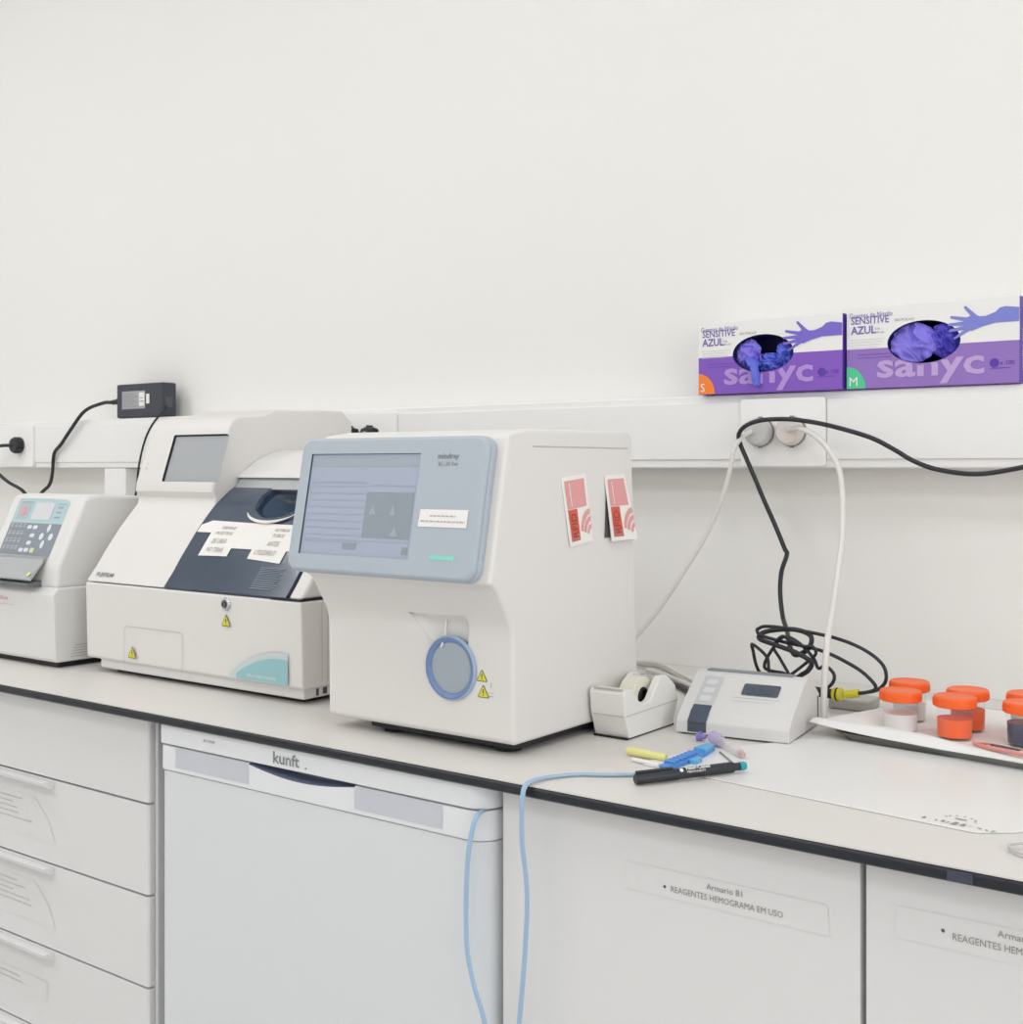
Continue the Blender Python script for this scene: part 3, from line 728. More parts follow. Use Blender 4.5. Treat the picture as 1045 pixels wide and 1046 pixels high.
b = MB(); b.tube([(-2.2775, -.050, 1.366), (-2.266, -.062, 1.362), (-2.275, -.074, 1.346), (-2.302, -.077, 1.320), (-2.325, -.078, 1.285), (-2.345, -.078, 1.230), (-2.352, -.080, 1.172), (-2.36, -.10, 1.05), (-2.34, -.13, .9075)], .0024, CORDB)
single('thin_cable', b, 'thin black cable hanging from the adapter behind the smoked-lid analyser', 'cable', (-2.33, -.07, 1.1), 'black leads by the left socket')

def plug(name, x, z, m, label, r=.0185, cord=None, cr=.0035, cm=None, depth=.020, group=None, y0=-.0735):
    t = thing(name, label, 'plug', (x, -.075, z), 0, group)
    PM = frame((x, y0, z), (1, 0, 0), (0, 0, 1))
    b = MB(); b.lathe([(0, 0), (r, 0), (r * 1.03, depth * .3), (r, depth * .8), (r * .85, depth), (r * .3, depth * 1.05), (0, depth * 1.05)], m, PM, 32)
    part('plug_head', b, t)
    if cord:
        b = MB(); b.tube(cord, cr, cm or m); part('cord', b, t)
    return t
# far left black plug, its cord falls behind the keypad analyser
pg = plug('power_plug', -2.835, 1.2845, CORDB, 'black plug with its cord in the socket at the far left edge', .0195,
     [(-2.837, -.093, 1.284), (-2.865, -.108, 1.283), (-2.905, -.112, 1.273), (-2.918, -.105, 1.25), (-2.905, -.098, 1.222), (-2.862, -.09, 1.193), (-2.795, -.085, 1.166), (-2.72, -.10, 1.11), (-2.70, -.14, .98), (-2.72, -.17, .907)], .0042)
b = MB()
for k in range(10):
    a = 2 * PI * k / 10; b.box(-.0015, .0015, .018, .0205, .002, .016, BLACKP, M=frame((-2.835, -.0735, 1.2845), (math.cos(a), 0, math.sin(a)), (-math.sin(a), 0, math.cos(a))))
part('grip_ribs', b, pg)
for x, lab, cord in ((-1.677, 'left black plug of the pair behind the big analyser screen, its cord running left', [(-1.677, -.093, 1.2965), (-1.69, -.100, 1.301), (-1.715, -.105, 1.2985), (-1.745, -.110, 1.291), (-1.80, -.125, 1.262), (-1.83, -.15, 1.15), (-1.84, -.17, .905)]),
                     (-1.625, 'right black plug of the pair behind the big analyser screen', [(-1.625, -.093, 1.292), (-1.625, -.11, 1.278), (-1.627, -.115, 1.22), (-1.62, -.12, 1.05), (-1.60, -.14, .905)])):
    pg = plug('power_plug', x, 1.2895, CORDB, lab, .0175, cord, .0035, group='black plugs behind the big analyser')
    b = MB()
    for k in range(7):
        a = 2 * PI * k / 7; b.box(-.0025, .0025, .0165, .0205, .001, .014, BLACKP, M=frame((x, -.0735, 1.2895), (math.cos(a), 0, math.sin(a)), (-math.sin(a), 0, math.cos(a))))
    b.disc(0, 0, .009, GREYP, .0215, frame((x, -.0735, 1.2895), (1, 0, 0), (0, 0, 1)), 20)
    part('grip_ribs', b, pg)
# double socket under the glove boxes
def rim(pg, x, z):
    b = MB(); PM = frame((x, -.0735, z), (1, 0, 0), (0, 0, 1))
    b.lathe([(.0208, .000), (.0222, .000), (.0222, .0035), (.0208, .0035), (.0208, .000)], LOGOG, PM, 36)
    for s in (1, -1): b.box(-.003, .003, s * .0225 - .0015, s * .0225 + .0015, 0, .004, LOGOG, .0005, 1, M=PM)
    part('socket_contact_rim', b, pg)
pg = plug('white_cable_plug', -.814, 1.283, SOCKG, 'grey round plug under the glove boxes, its white cable slanting to the big analyser', .0205,
     [(-.818, -.096, 1.284), (-.832, -.103, 1.275), (-.843, -.106, 1.256), (-.851, -.104, 1.225), (-.868, -.100, 1.178), (-.895, -.098, 1.124), (-.930, -.100, 1.069), (-.972, -.105, 1.007), (-1.015, -.115, .952), (-1.04, -.13, .9055)], .0036, CORDW)
rim(pg, -.814, 1.283)
pg = plug('white_cable_plug', -.763, 1.283, SOCKP, 'cream round plug under the glove boxes, its white cable hanging straight down', .0205,
     [(-.760, -.096, 1.285), (-.738, -.108, 1.287), (-.712, -.112, 1.276), (-.688, -.112, 1.252), (-.671, -.114, 1.215), (-.660, -.135, 1.143), (-.654, -.165, 1.09), (-.644, -.21, 1.04), (-.628, -.268, 1.002), (-.6265, -.282, .946), (-.625, -.288, .905)], .0042, CORDW)
rim(pg, -.763, 1.283)

b = MB()
b.tube([(-.30, -.10, 1.2545), (-.36, -.10, 1.244), (-.427, -.10, 1.2295), (-.484, -.10, 1.2205), (-.536, -.10, 1.226), (-.570, -.102, 1.238), (-.598, -.105, 1.255), (-.632, -.108, 1.2725), (-.690, -.113, 1.290), (-.735, -.116, 1.2985),
        (-.767, -.118, 1.3005), (-.795, -.118, 1.299), (-.818, -.117, 1.292), (-.833, -.110, 1.280), (-.838, -.096, 1.266), (-.829, -.093, 1.243), (-.815, -.094, 1.214), (-.798, -.095, 1.178), (-.782, -.094, 1.144), (-.765, -.098, 1.110), (-.7600, -.10, 1.100),
        (-.766, -.105, 1.075), (-.766, -.11, 1.045), (-.753, -.13, 1.012), (-.728, -.17, .996), (-.705, -.215, .985), (-.685, -.24, .975), (-.668, -.235, .985), (-.672, -.22, 1.000), (-.70, -.215, 1.006), (-.735, -.225, 1.001), (-.738, -.24, .993),
        (-.705, -.255, .988), (-.672, -.265, .982), (-.652, -.265, .972), (-.662, -.25, .958), (-.675, -.245, .949), (-.70, -.24, .930), (-.72, -.22, .906)], .0034, CORDB, smooth=8)
single('black_cable', b, 'thick black cable arching over the double socket, from the right edge to the reader', 'cable', (-.7, -.1, 1.1), 'black cables over the double socket')
b = MB()
b.tube([(-.690, -.20, .9055), (-.735, -.235, .940), (-.7455, -.245, .978), (-.742, -.25, .985), (-.722, -.25, .970), (-.718, -.25, .950), (-.706, -.245, .9400), (-.700, -.24, .948), (-.728, -.245, .955), (-.708, -.25, .990), (-.694, -.25, 1.000),
        (-.675, -.25, .993), (-.655, -.25, .975), (-.648, -.25, .962), (-.638, -.25, .966), (-.626, -.25, .955), (-.632, -.25, .940), (-.660, -.245, .925), (-.68, -.23, .9055)], .0023, CORDB, smooth=8)
b.tube([(-.690, -.21, .9055), (-.690, -.245, .945), (-.703, -.25, .970), (-.712, -.25, .985), (-.700, -.252, 1.0), (-.690, -.252, .998), (-.670, -.252, .990), (-.656, -.25, .990), (-.652, -.25, .98), (-.668, -.25, .965), (-.690, -.25, .947)], .0022, CORDB, smooth=8)
single('tangled_cable', b, 'tangle of thin black cable standing up behind the small white reader', 'cable', (-.69, -.24, .905), 'black cables over the double socket')
b = MB()
b.tube([(-.742, -.24, 1.005), (-.728, -.24, 1.0105), (-.688, -.24, 1.0095), (-.63, -.24, 1.003), (-.59, -.24, .991), (-.565, -.24, .974), (-.560, -.24, .955), (-.570, -.24, .941), (-.590, -.239, .934), (-.603, -.238, .932)], .0024, CORDB, smooth=8)
b.tube([(-.742, -.24, 1.005), (-.735, -.242, .998), (-.70, -.245, .992), (-.645, -.242, .984), (-.60, -.24, .966), (-.578, -.24, .950), (-.574, -.24, .941), (-.585, -.239, .9355), (-.600, -.238, .932)], .0024, CORDB, smooth=8)
b.tube([(-.632, -.24, .930), (-.66, -.24, .931), (-.69, -.235, .931), (-.705, -.225, .915), (-.71, -.22, .906)], .0045, CORDB, smooth=5)
b.tube([(-.632, -.236, .9245), (-.66, -.236, .9245), (-.69, -.230, .922), (-.70, -.22, .912), (-.70, -.21, .906)], .0038, CORDB, smooth=5)
lp = single('looped_cable', b, 'black cable in a wide loop with yellow ties, between the reader and the orange-lidded jars', 'cable', (-.63, -.24, .905), 'black cables over the double socket')
b = MB(); b.tube([(-.632, -.238, .9275), (-.620, -.238, .9285)], .0085, YEL, smooth=1, n=10); b.tube([(-.615, -.238, .929), (-.597, -.238, .9325)], .0055, YEL, smooth=1, n=10)
b.tube([(-.6275, -.2385, .928), (-.6255, -.2385, .928)], .0089, BLACKP, smooth=1); part('yellow_tie', b, lp, 'bright yellow cable markers')
b = MB(); b.box(-.655, -.60, -.20, -.15, .9003, .915, CORDG, .003)
single('grey_box', b, 'small flat grey box lying on the worktop by the wall under the yellow cable ties', 'box', (-.63, -.17, .9003))

for pts, r, m, lab in (
    ([(-1.07, -.035, .905), (-1.0, -.06, .910), (-.945, -.10, .906), (-.90, -.135, .9045), (-.86, -.17, .9045), (-.80, -.20, .9045)], .0036, CORDW, 'white cable lying nearest the wall behind the tape dispenser'),
    ([(-1.04, -.06, .905), (-.985, -.085, .909), (-.93, -.125, .905), (-.885, -.17, .9045), (-.84, -.21, .9045)], .0032, CORDG, 'grey cable lying behind the tape dispenser'),
    ([(-1.00, -.10, .905), (-.95, -.125, .905), (-.91, -.155, .905), (-.865, -.195, .905), (-.82, -.235, .905)], .0030, CORDW, 'thin white cable lying behind the tape dispenser, in front of the grey one'),
    ([(-.98, -.15, .9045), (-.93, -.175, .9045), (-.89, -.195, .9045), (-.83, -.25, .9045), (-.79, -.27, .9045)], .0038, CORDB, 'black cable lying between the tape dispenser and the small reader')):
    b = MB(); b.tube(pts, r, m); single('loose_cable', b, lab, 'cable', pts[2], 'loose cables behind the tape dispenser')

# ------------------------------------------------------------------ glove boxes
def glove(x0, x1, z0, z1, y, depth, m, seed, name_label, hang=None, fold=1.0):
    """crumpled rubber sheet filling an oval patch"""
    rn = random.Random(seed); N = 72; cx, cz = (x0 + x1) / 2, (z0 + z1) / 2; rx, rz = (x1 - x0) / 2, (z1 - z0) / 2
    vs = []; fs = []
    for j in range(N + 1):
        for i in range(N + 1):
            u = i / N * 2 - 1; v = j / N * 2 - 1
            X = u * math.sqrt(1 - v * v / 2); Z = v * math.sqrt(1 - u * u / 2); r2 = X * X + Z * Z
            p = Vector((X * 1.5 + Z * .9 + seed, Z * .8 - X * .5, seed * .37)) * fold
            wp = p + Vector((noise.noise(p * 1.3 + Vector((5, 1, 0))), noise.noise(p * 1.3 + Vector((1, 9, 0))), 0)) * .9
            n1 = 1 - math.sqrt(noise.noise(wp) ** 2 + .004) * 2.2; n2 = 1 - math.sqrt(noise.noise(wp * 2.1 + Vector((3, 3, 3))) ** 2 + .006) * 2.2
            d_ = (n1 * .75 + n2 * .30) * depth * .55 + depth * .45 * (1 - r2)
            x = cx + X * rx; z = cz + Z * rz
            vs.append((x + .003 * noise.noise(p * 3), y - d_, z)); 
    for j in range(N):
        for i in range(N):
            a = j * (N + 1) + i; fs.append((a, a + 1, a + N + 2, a + N + 1))
    b = MB(); b.soft = True; b.add(vs, fs, m)
    if hang: 
        for pts, rr, mm in hang: b.tube(pts, rr, mm, n=12, smooth=6, flat=.45)
    return b

def hand_print(mb, ox, oz, s, m, M):
    """printed gloved hand reaching left from the right border, drawn flat"""
    def cap(x0, z0, x1, z1, w0, w1, k):
        d = Vector((x1 - x0, z1 - z0)); L = d.length; d.normalize(); nrm = Vector((-d.y, d.x)); pts = []
        for a in range(7): q = PI / 2 + PI * a / 6; pts.append((x0 + (d.x * math.cos(q) + nrm.x * math.sin(q)) * w0, z0 + (d.y * math.cos(q) + nrm.y * math.sin(q)) * w0))
        for a in range(7): q = -PI / 2 + PI * a / 6; pts.append((x1 + (d.x * math.cos(q) + nrm.x * math.sin(q)) * w1, z1 + (d.y * math.cos(q) + nrm.y * math.sin(q)) * w1))
        mb.poly([(ox + a * s, oz + c * s) for a, c in pts], m, .0005 + k * .00003, M)
    F_ = [(.42, .44, .06, .52, .05, .03), (.40, .36, .0, .36, .05, .028), (.40, .28, .02, .22, .048, .028), (.44, .24, .13, .05, .045, .024), (.58, .48, .36, .72, .055, .03)]
    for k, f_ in enumerate(F_): cap(*f_, k)
    mb.poly([(ox + a * s, oz + c * s) for a, c in ((.36, .24), (.50, .19), (.72, .27), (1.0, .335), (1.5, .34), (1.5, .64), (1.22, .68), (1.10, .66), (1.0, .57), (.80, .50), (.66, .50), (.56, .56), (.36, .48))], m, .0007, M)

def glove_box(x0, x1, yf, h, cart, badge, letter, handm, label, sanycol, ov=(.465, .535)):
    t = thing('glove_box', label, 'glove box', (x0, yf, 1.3435), 0, 'cartons of blue gloves on the trunking')
    W = x1 - x0
    b = MB(); b.box(x0, x1, yf, -.0015, 1.3437, 1.3435 + h, cart, .0008, 1)
    # side and top panels plain violet / white
    bx = part('carton', b, t)
    ocx, ocz, orx, orz = x0 + W * ov[0], 1.3435 + h * ov[1], W * .213, h * .255
    el = [(ocx + orx * math.cos(2 * PI * k / 48), ocz + orz * math.sin(2 * PI * k / 48)) for k in range(48)]
    c = MB(); c.prism(el, yf - .01, yf + .05, HOLE, 'y'); cut(bx, c)
    b = MB(); b.rect(.0004, -.0015 - yf - .0004, .0004, h - .0008, SIDEP, .0003, SIDE(x1, yf, 1.3437)); sp = part('side_panel', b, t, 'deep violet side')
    M = FRONT(x0, yf, 1.3435)
    b = MB(); q = [(0.0006, .0008)] + [(.0006 + .0285 * math.cos(a) , .0008 + .0320 * math.sin(a)) for a in [PI / 2 * k / 10 for k in range(11)]]
    b.poly(q, badge, .0004, M); b.text(letter, .0035, .0045, .019, CARDW, .0007, M, xs=1.0); part('size_badge', b, t, 'quarter-round size badge with the letter ' + letter)
    b = MB()
    b.text('Guantes de Nitrilo', .0045, h * .875, .0098, TXTV, .0005, M, xs=.86)
    b.text('SENSITIVE', .0070, h * .795, .0150, TXTV, .0005, M, xs=.86, bold=.0002); b.text('AZUL', .0075, h * .675, .0158, TXTV, .0005, M, xs=.92, bold=.0004)
    b.text('SIN POLVO', .071, h * .80, .0052, INK, .0005, M, xs=1.1); b.text('Talla', .042, h * .715, .0046, INK, .0005, M); b.text('100 uds', .042, h * .672, .0046, INK, .0005, M)
    rn = random.Random(2)
    for k in range(4): scribble(b, .006, .056 - k * .003, h * (.60 - k * .033), .0007, LINEG, M, rn, .0005)
    part('heading_print', b, t, 'violet heading lettering')
    vs, fs = text_mesh('sanyc', .050, 'LEFT', .0011)
    mw = max(v[0] for v in vs); mn = min(v[0] for v in vs); k_ = W * .62 / (mw - mn)
    def inside(x, z): return ((x0 + x - ocx) / (orx * 1.005)) ** 2 + ((1.3435 + z - ocz) / (orz * 1.01)) ** 2 < 1
    V = [(W * .19 + (v[0] - mn) * k_, h * .135 + v[1]) for v in vs]
    bm_ = bmesh.new(); VV = [bm_.verts.new((p[0], p[1], 0)) for p in V]
    for f in fs:
        try: bm_.faces.new([VV[i] for i in f])
        except ValueError: pass
    bmesh.ops.triangulate(bm_, faces=bm_.faces); bmesh.ops.subdivide_edges(bm_, edges=bm_.edges, cuts=5, use_grid_fill=True)
    bmesh.ops.triangulate(bm_, faces=bm_.faces); bm_.verts.index_update()
    b = MB(); b.add([(v.co.x, v.co.y, .0005) for v in bm_.verts], [[v.index for v in f.verts] for f in bm_.faces if not any(inside(v.co.x, v.co.y) for v in f.verts)], sanycol, M); bm_.free()
    part('brand_print', b, t, 'large pale lilac lowercase lettering', wn=False)
    b = MB(); hand_print(b, W * .612, h * .525, W * .258, handm, M)
    # trim at the carton edge
    part('hand_picture', b, t, 'printed picture of a gloved hand')
    b = MB(); b.disc(W * .865, h * .24, .0062, SIDEP, .0005, M, 24); part('round_mark', b, t)
    b = MB(); b.text('x 100', W * .895, h * .215, .0085, SIDEP, .0005, M, xs=1.0); part('quantity_print', b, t)
    b = MB(); b.rect(W * .84, W * .955, h * .175, h * .182, SIDEP, .0005, M)
    b.rect(W * .07, W * .30, h * .415, h * .42, SIDEP, .0005, M); b.rect(W * .07, W * .28, h * .375, h * .38, SIDEP, .0005, M)
    part('fine_lines', b, t)
    return t, (ocx, ocz, orx, orz)
SAN1 = mat('lilac_lettering', (180, 146, 216), .5); SAN2 = mat('lilac_lettering_pale', (190, 164, 216), .5)
t1, o1 = glove_box(-.9195, -.6835, -.0765, .1125, CART1, ORB, 'S', HANDP, 'smaller left glove carton with an orange S badge and a glove hanging out', SAN1)
t2, o2 = glove_box(-.6805, -.4385, -.0690, .1185, CART2, GRB, 'M', HANDB, 'right glove carton with a green M badge', SAN2)
b = MB(); b.text('sensitive azul', 0, 0, .011, CARDW, .0006, frame((-.4383, -.052, 1.36), (0, 0, 1), (0, -1, 0))); part('side_lettering', b, t2, wn=False)
x, z, rx, rz = o1
b = glove(x - rx * .96, x - rx * .12, z - rz * .80, z + rz * .82, -.060, .022, GLOVEB, 3, '', hang=[
    ([(x - rx * .45, -.072, z - rz * .25), (x - rx * .25, -.083, z - rz * .55), (x - rx * .18, -.0835, z - rz * 1.1), (x - rx * .17, -.0815, z - rz * 1.5), (x - rx * .13, -.0805, z - rz * 1.72)], [.010] * 8 + [.007] * 9 + [.006] * 8, GLOVEA),
    ([(x - rx * .14, -.0803, z - rz * 1.66), (x - rx * .05, -.0803, z - rz * 1.74)], [.005, .004], GLOVEA)])
single('nitrile_glove', b, 'crumpled blue glove spilling down out of the S carton opening', 'glove', (x - rx * .5, -.06, z), 'blue gloves in the cartons')
b = glove(x - rx * .45, x + rx * .62, z - rz * .95, z + rz * .05, -.056, .016, GLOVEA, 11, '')
single('nitrile_glove', b, 'blue glove low in the middle of the S carton opening', 'glove', (x + .01, -.055, z - .01), 'blue gloves in the cartons')
b = glove(x + rx * .38, x + rx * .92, z - rz * .68, z + rz * .62, -.060, .020, GLOVEA, 21, '')
single('nitrile_glove', b, 'small fold of blue glove at the right of the S carton opening', 'glove', (x + rx * .6, -.06, z), 'blue gloves in the cartons')
x, z, rx, rz = o2
b = glove(x - rx * .97, x + rx * .35, z - rz * .95, z + rz * .93, -.0565, .020, GLOVEB, 5, '', fold=.8)
single('nitrile_glove', b, 'large violet glove filling the left of the M carton opening', 'glove', (x - rx * .3, -.06, z), 'blue gloves in the cartons')
b = glove(x + rx * .12, x + rx * .98, z - rz * .80, z + rz * .88, -.0530, .020, GLOVED, 14, '', fold=.9)
single('nitrile_glove', b, 'deep violet glove at the right of the M carton opening', 'glove', (x + rx * .6, -.06, z), 'blue gloves in the cartons')

# ------------------------------------------------------------------ tape dispenser
t = thing('tape_dispenser', 'pale grey desktop tape dispenser with a cream roll, against the big analyser', 'tape dispenser', (-.796, -.475, .9))
prof = rounded([(-.530, .9015), (-.540, .930), (-.543, .956), (-.540, .9605), (-.522, .9600), (-.512, .947), (-.497, .9375), (-.480, .940), (-.467, .955), (-.455, .9665), (-.440, .9665), (-.418, .952), (-.411, .931), (-.424, .9015)],
               [.002, .01, .004, .002, .004, .008, .012, .012, .01, .01, .01, .01, .01, .002], 4)
b = MB(); b.prism(prof, -.8205, -.7705, TAPEP, 'x', .0035, 3, ang=45); td = part('dispenser_body', b, t)
c = MB(); c.prism([(-.512, .915), (-.512, .99), (-.437, .99), (-.430, .915)], -.8120, -.7800, TAPEP, 'x'); cut(td, c)
b = MB(); b.box(-.8195, -.7715, -.5345, -.42, .9003, .9022, BLACKP); part('base_pad', b, t, 'thin black base pad')
b = MB(); F = SIDE(-.7705, 0, 0); b.poly([(-.5400, .9290), (-.5400, .9298), (-.4130, .9318), (-.4130, .9308)], SEAM, .0004, F); b.box(-.8190, -.7720, -.5424, -.5418, .929, .9298, SEAM); part('seam', b, t)
RM = frame((-.7960, -.4730, .9425), (0, 1, 0), (0, 0, 1))
b = MB(); b.lathe([(.012, -.010), (.0243, -.011), (.0250, -.009), (.0250, .009), (.0243, .011), (.012, .010), (.012, -.010)], ROLL, RM, 44); part('tape_roll', b, t, 'cream roll of clear tape')
b = MB(); b.lathe([(.0, -.011), (.0115, -.011), (.0115, .011), (.009, .0115), (.007, .008), (0, .008)], BLACKP, RM, 30); part('hub', b, t, 'dark roll hub')
b = MB(); b.prism([(-.5425, .9605), (-.5390, .9615), (-.536, .9610)], -.815, -.776, SILV, 'x'); part('cutter_blade', b, t, 'thin metal cutter')

# ------------------------------------------------------------------ small reader
RZ = .139
t = thing('small_reader', 'small white desktop reader with sloped face and a dark display strip', 'reader', (-.745, -.463, .9), RZ)
L = WM[t]; Wd = .1425
def loc(o, u, v): return L @ frame(o, u, v)
prof = rounded([(0, .0022), (.001, .017), (.0145, .0285), (.074, .0655), (.084, .0680), (.108, .0585), (.137, .040), (.137, .0022)], [.001, .006, .006, .008, .004, .006, .004, 0], 5)
b = MB(L); b.prism(prof, 0, Wd, MINI, 'x', .0022, 3, ang=45); part('casing', b, t)
b = MB(L); b.box(.006, Wd - .006, .006, .131, .0003, .0026, BLACKP); part('base_pad', b, t, 'thin dark base')
SL = loc((0, .0145, .0285), (1, 0, 0), (0, .0595, .037))
SF = loc((0, .001, .017), (1, 0, 0), (0, .0135, .0115))
SV = loc((0, 0, .0022), (1, 0, 0), (0, .001, .0148))
b = MB(); b.poly(rrect(.015, .040, .010, .064, .003, 4), MINIG, .0004, SL)
kp = part('keypad', b, t, 'pale grey membrane keypad strip')
b = MB()
for y in (.052, .037, .022): b.poly(rrect(.020, .0345, y - .005, y + .005, .003, 4), MINIK, .0008, SL)
part('keys', b, kp)
b = MB()
b.rect(.0155, .0395, .0005, .010, MINIB, .0005, SL); b.rect(.0155, .0395, -.002, .019, MINIB, .0011, SF); b.rect(.0155, .0395, .002, .0145, MINIB, .0006, SV)
part('card_slot', b, t, 'dark slate blue slot cover')
b = MB(); b.poly(rrect(.069, .116, .034, .0555, .003, 4), MINIL, .0006, SL); ds = part('display', b, t, 'dark display strip')
b = MB(); b.rect(.075, .109, .0385, .0505, MINIB, .0009, SL); part('display_text', b, ds)
b = MB(); b.rect(.060, .120, .0285, .0293, MINIG, .0005, SL); b.rect(.060, .115, .0225, .0232, MINIG, .0005, SL); part('printed_line', b, t)
b = MB(L); b.box(.012, .125, .080, .094, .0655, .0690, LOGOG, .001, 1); part('rear_lid', b, t, 'dark grey strip along the top edge')
b = MB(L); b.box(Wd - .0003, Wd + .0006, .128, .132, .010, .038, INKD); part('side_port', b, t)

# ------------------------------------------------------------------ tray with sheet and jars
TA = -.150
t = thing('steel_tray', 'shallow steel tray with sloped rim holding the orange-lidded jars', 'tray', (-.578, -.377, .9), TA)
TL = WM[t]; TW, TD = .46, .27
b = MB(TL)
def loop(ins, z): return [(ins, ins, z), (TW - ins, ins, z), (TW - ins, TD - ins, z), (ins, TD - ins, z)]
def rl(ins, z): return [(p[0], p[1], z) for p in rrect(ins, TW - ins, ins, TD - ins, .016, 5)]
rings = [rl(.009, .0004), rl(.001, .0085), rl(-.001, .0098), rl(.0015, .0098), rl(.0105, .0018)]
n = len(rings[0]); vs = [p for r in rings for p in r]; fs = [tuple(range(n)), tuple(range(5 * n - 1, 4 * n - 1, -1))]
for k in range(4): fs += [(k * n + i, k * n + (i + 1) % n, (k + 1) * n + (i + 1) % n, (k + 1) * n + i) for i in range(n)]
b.solid(vs, fs, STEEL); part('tray_pan', b, t)
# sheet of tissue, curled over the front rim
b = MB(TL); NX, NY = 46, 30; top = []
for j in range(NY + 1):
    for i in range(NX + 1):
        u, v = i / NX, j / NY
        x = -.004 + (TW + .0) * u - .010 * v * (1 - u); y = -.0015 + (TD - .006) * v
        x -= .026 * (1 - u) ** 8 * (1 - v) ** .5; x += .012 * (1 - u) ** 5 * v
        d_ = v * TD
        hump = .0085 + .0115 * math.exp(-((u - .20) / .20) ** 2) - .002 * u
        if d_ < .011: z = .0104 + (hump + .0025 - .0104) * (d_ / .011)
        else: z = .0028 + (hump - .0003) * max(0, math.cos(min(1, (d_ - .011) / .034) * PI / 2)) ** 1.4
        z += .0004 * noise.noise(Vector((u * 8, v * 6, 2)))
        rim_l = max(0, 1 - max(0, x) / .022); z = max(z, .0030 + .0078 * min(1, rim_l * 1.6))
        z += .006 * (1 - u) ** 10 * (1 - v)
        if v > .93: z = max(z, .003 + .008 * (v - .93) / .07)
        top.append((x, y, max(z, .0028)))
m_ = len(top); bot = [(p[0], p[1], p[2] - .0004) for p in top]
fs = []
for j in range(NY):
    for i in range(NX):
        a = j * (NX + 1) + i; q = (a, a + 1, a + NX + 2, a + NX + 1); fs.append(q); fs.append(tuple(m_ + w_ for w_ in q[::-1]))
b.add(top + bot, fs, SHEET)
o = single('tissue_sheet', b, 'crumpled white tissue sheet lining the steel tray under the jars', 'paper sheet', (-.45, -.27, .903))

def jar(x, y, label, liq, lev, z=.9045, a=0.0):
    t = thing('specimen_jar', label, 'jar', (x, y, z), a, 'orange-lidded specimen jars on the tray')
    J = WM[t]
    b = MB(J); b.lathe([(0, 0), (.0195, 0), (.0205, .001), (.0218, .040), (.0210, .040), (.0196, .002), (0, .002)], JAR, n=44); part('jar_body', b, t, 'clear plastic cup')
    if liq:
        b = MB(J); b.lathe([(0, .0023), (.0193, .0023), (.0193 + .0013 * lev / .04, lev), (0, lev)], liq, n=40); part('contents', b, t, 'coloured fluid')
    b = MB(J)
    pr = [(0, .0375), (.0238, .0375), (.0250, .0385), (.0252, .047), (.0246, .0492), (.0232, .0502), (.0215, .0500), (.0200, .0494), (0, .0494)]
    b.lathe(pr, LIDO, n=60)
    ld = part('screw_lid', b, t, 'bright orange lid')
    b = MB(J)
    for k in range(36):
        q = 2 * PI * k / 36; b.box(.0249, .0255, -.0006, .0006, .0392, .0462, LIDO, M=J @ Matrix.Rotation(q, 4, 'Z'))
    part('lid_ribs', b, ld)
    return t
jar(-.520, -.301, 'orange-lidded jar with colourless contents, front row, leftmost of the jars', LIQW, .022)
jar(-.4545, -.3000, 'orange-lidded jar with orange fluid, front row, middle', LIQO, .0235)
jar(-.533, -.230, 'orange-lidded jar, back row, behind the leftmost jar', LIQW, .022)
jar(-.4555, -.2440, 'orange-lidded jar with orange fluid, back row, behind the middle jar', LIQO, .0255)
jar(-.3760, -.2900, 'orange-lidded jar with dark purple fluid, front row, at the right edge', LIQP, .026)
jar(-.3880, -.2280, 'orange-lidded jar, back row, hardly showing at the right edge', LIQW, .022)
b = MB()
b.tube([(-.425, -.3250, .9060), (-.402, -.341, .9065), (-.37, -.357, .908), (-.30, -.395, .911)], .0022, PINKP, smooth=4)
b.tube([(-.425, -.3250, .9062), (-.402, -.335, .9095), (-.37, -.350, .911), (-.30, -.392, .915)], .0012, INKR, smooth=4)
b.tube([(-.402, -.338, .9095), (-.366, -.356, .9115)], .0012, INKD, smooth=1)
single('pink_pipette', b, 'thin pink plastic stick lying in the tray in front of the purple jar', 'pipette', (-.37, -.355, .907))

# ------------------------------------------------------------------ mat and things lying on the counter
t = thing('plastic_mat', 'pale translucent plastic mat with faint printed marks lying on the worktop', 'mat', (-.5, -.55, .9))
pts = rounded([(-.700, -.628), (-.456, -.6545), (-.325, -.6685), (-.288, -.640), (-.27, -.40), (-.56, -.385), (-.60, -.40), (-.685, -.56)], [.01, 0, .014, .03, .01, .01, .02, .02], 5)
b = MB(); b.prism(pts, .9003, .9016, MATP, 'z', .0004, 1); mp = part('mat_sheet', b, t)
b = MB(); MM = TOP(-.379, -.6530, .9016, -.105)
rn = random.Random(12); x = 0
for k, (w, hh) in enumerate(((.004, .006), (.003, .003), (.003, .004), (.004, .0065), (.003, .004), (.006, .008), (.005, .007), (.004, .004), (.006, .004), (.003, .003), (.004, .004))):
    b.poly([(x, .001 + .004 * math.sin(k)), (x + w, .0005 + .003 * math.sin(k * 2)), (x + w * .9, hh), (x + w * .2, hh + .001)], INK, .0003, MM); x += w + rn.uniform(.0015, .0035)
for k in range(7):
    a = PI * k / 6; b.rect(.030 + .014 * math.cos(a) - .0012, .030 + .014 * math.cos(a) + .0012, .020 + .010 * math.sin(a) - .001, .020 + .010 * math.sin(a) + .001, INK, .0003, MM)
b.rect(.025, .036, .018, .0215, INK, .0003, MM)
part('faint_marks', b, mp, 'faded grey lettering marks')

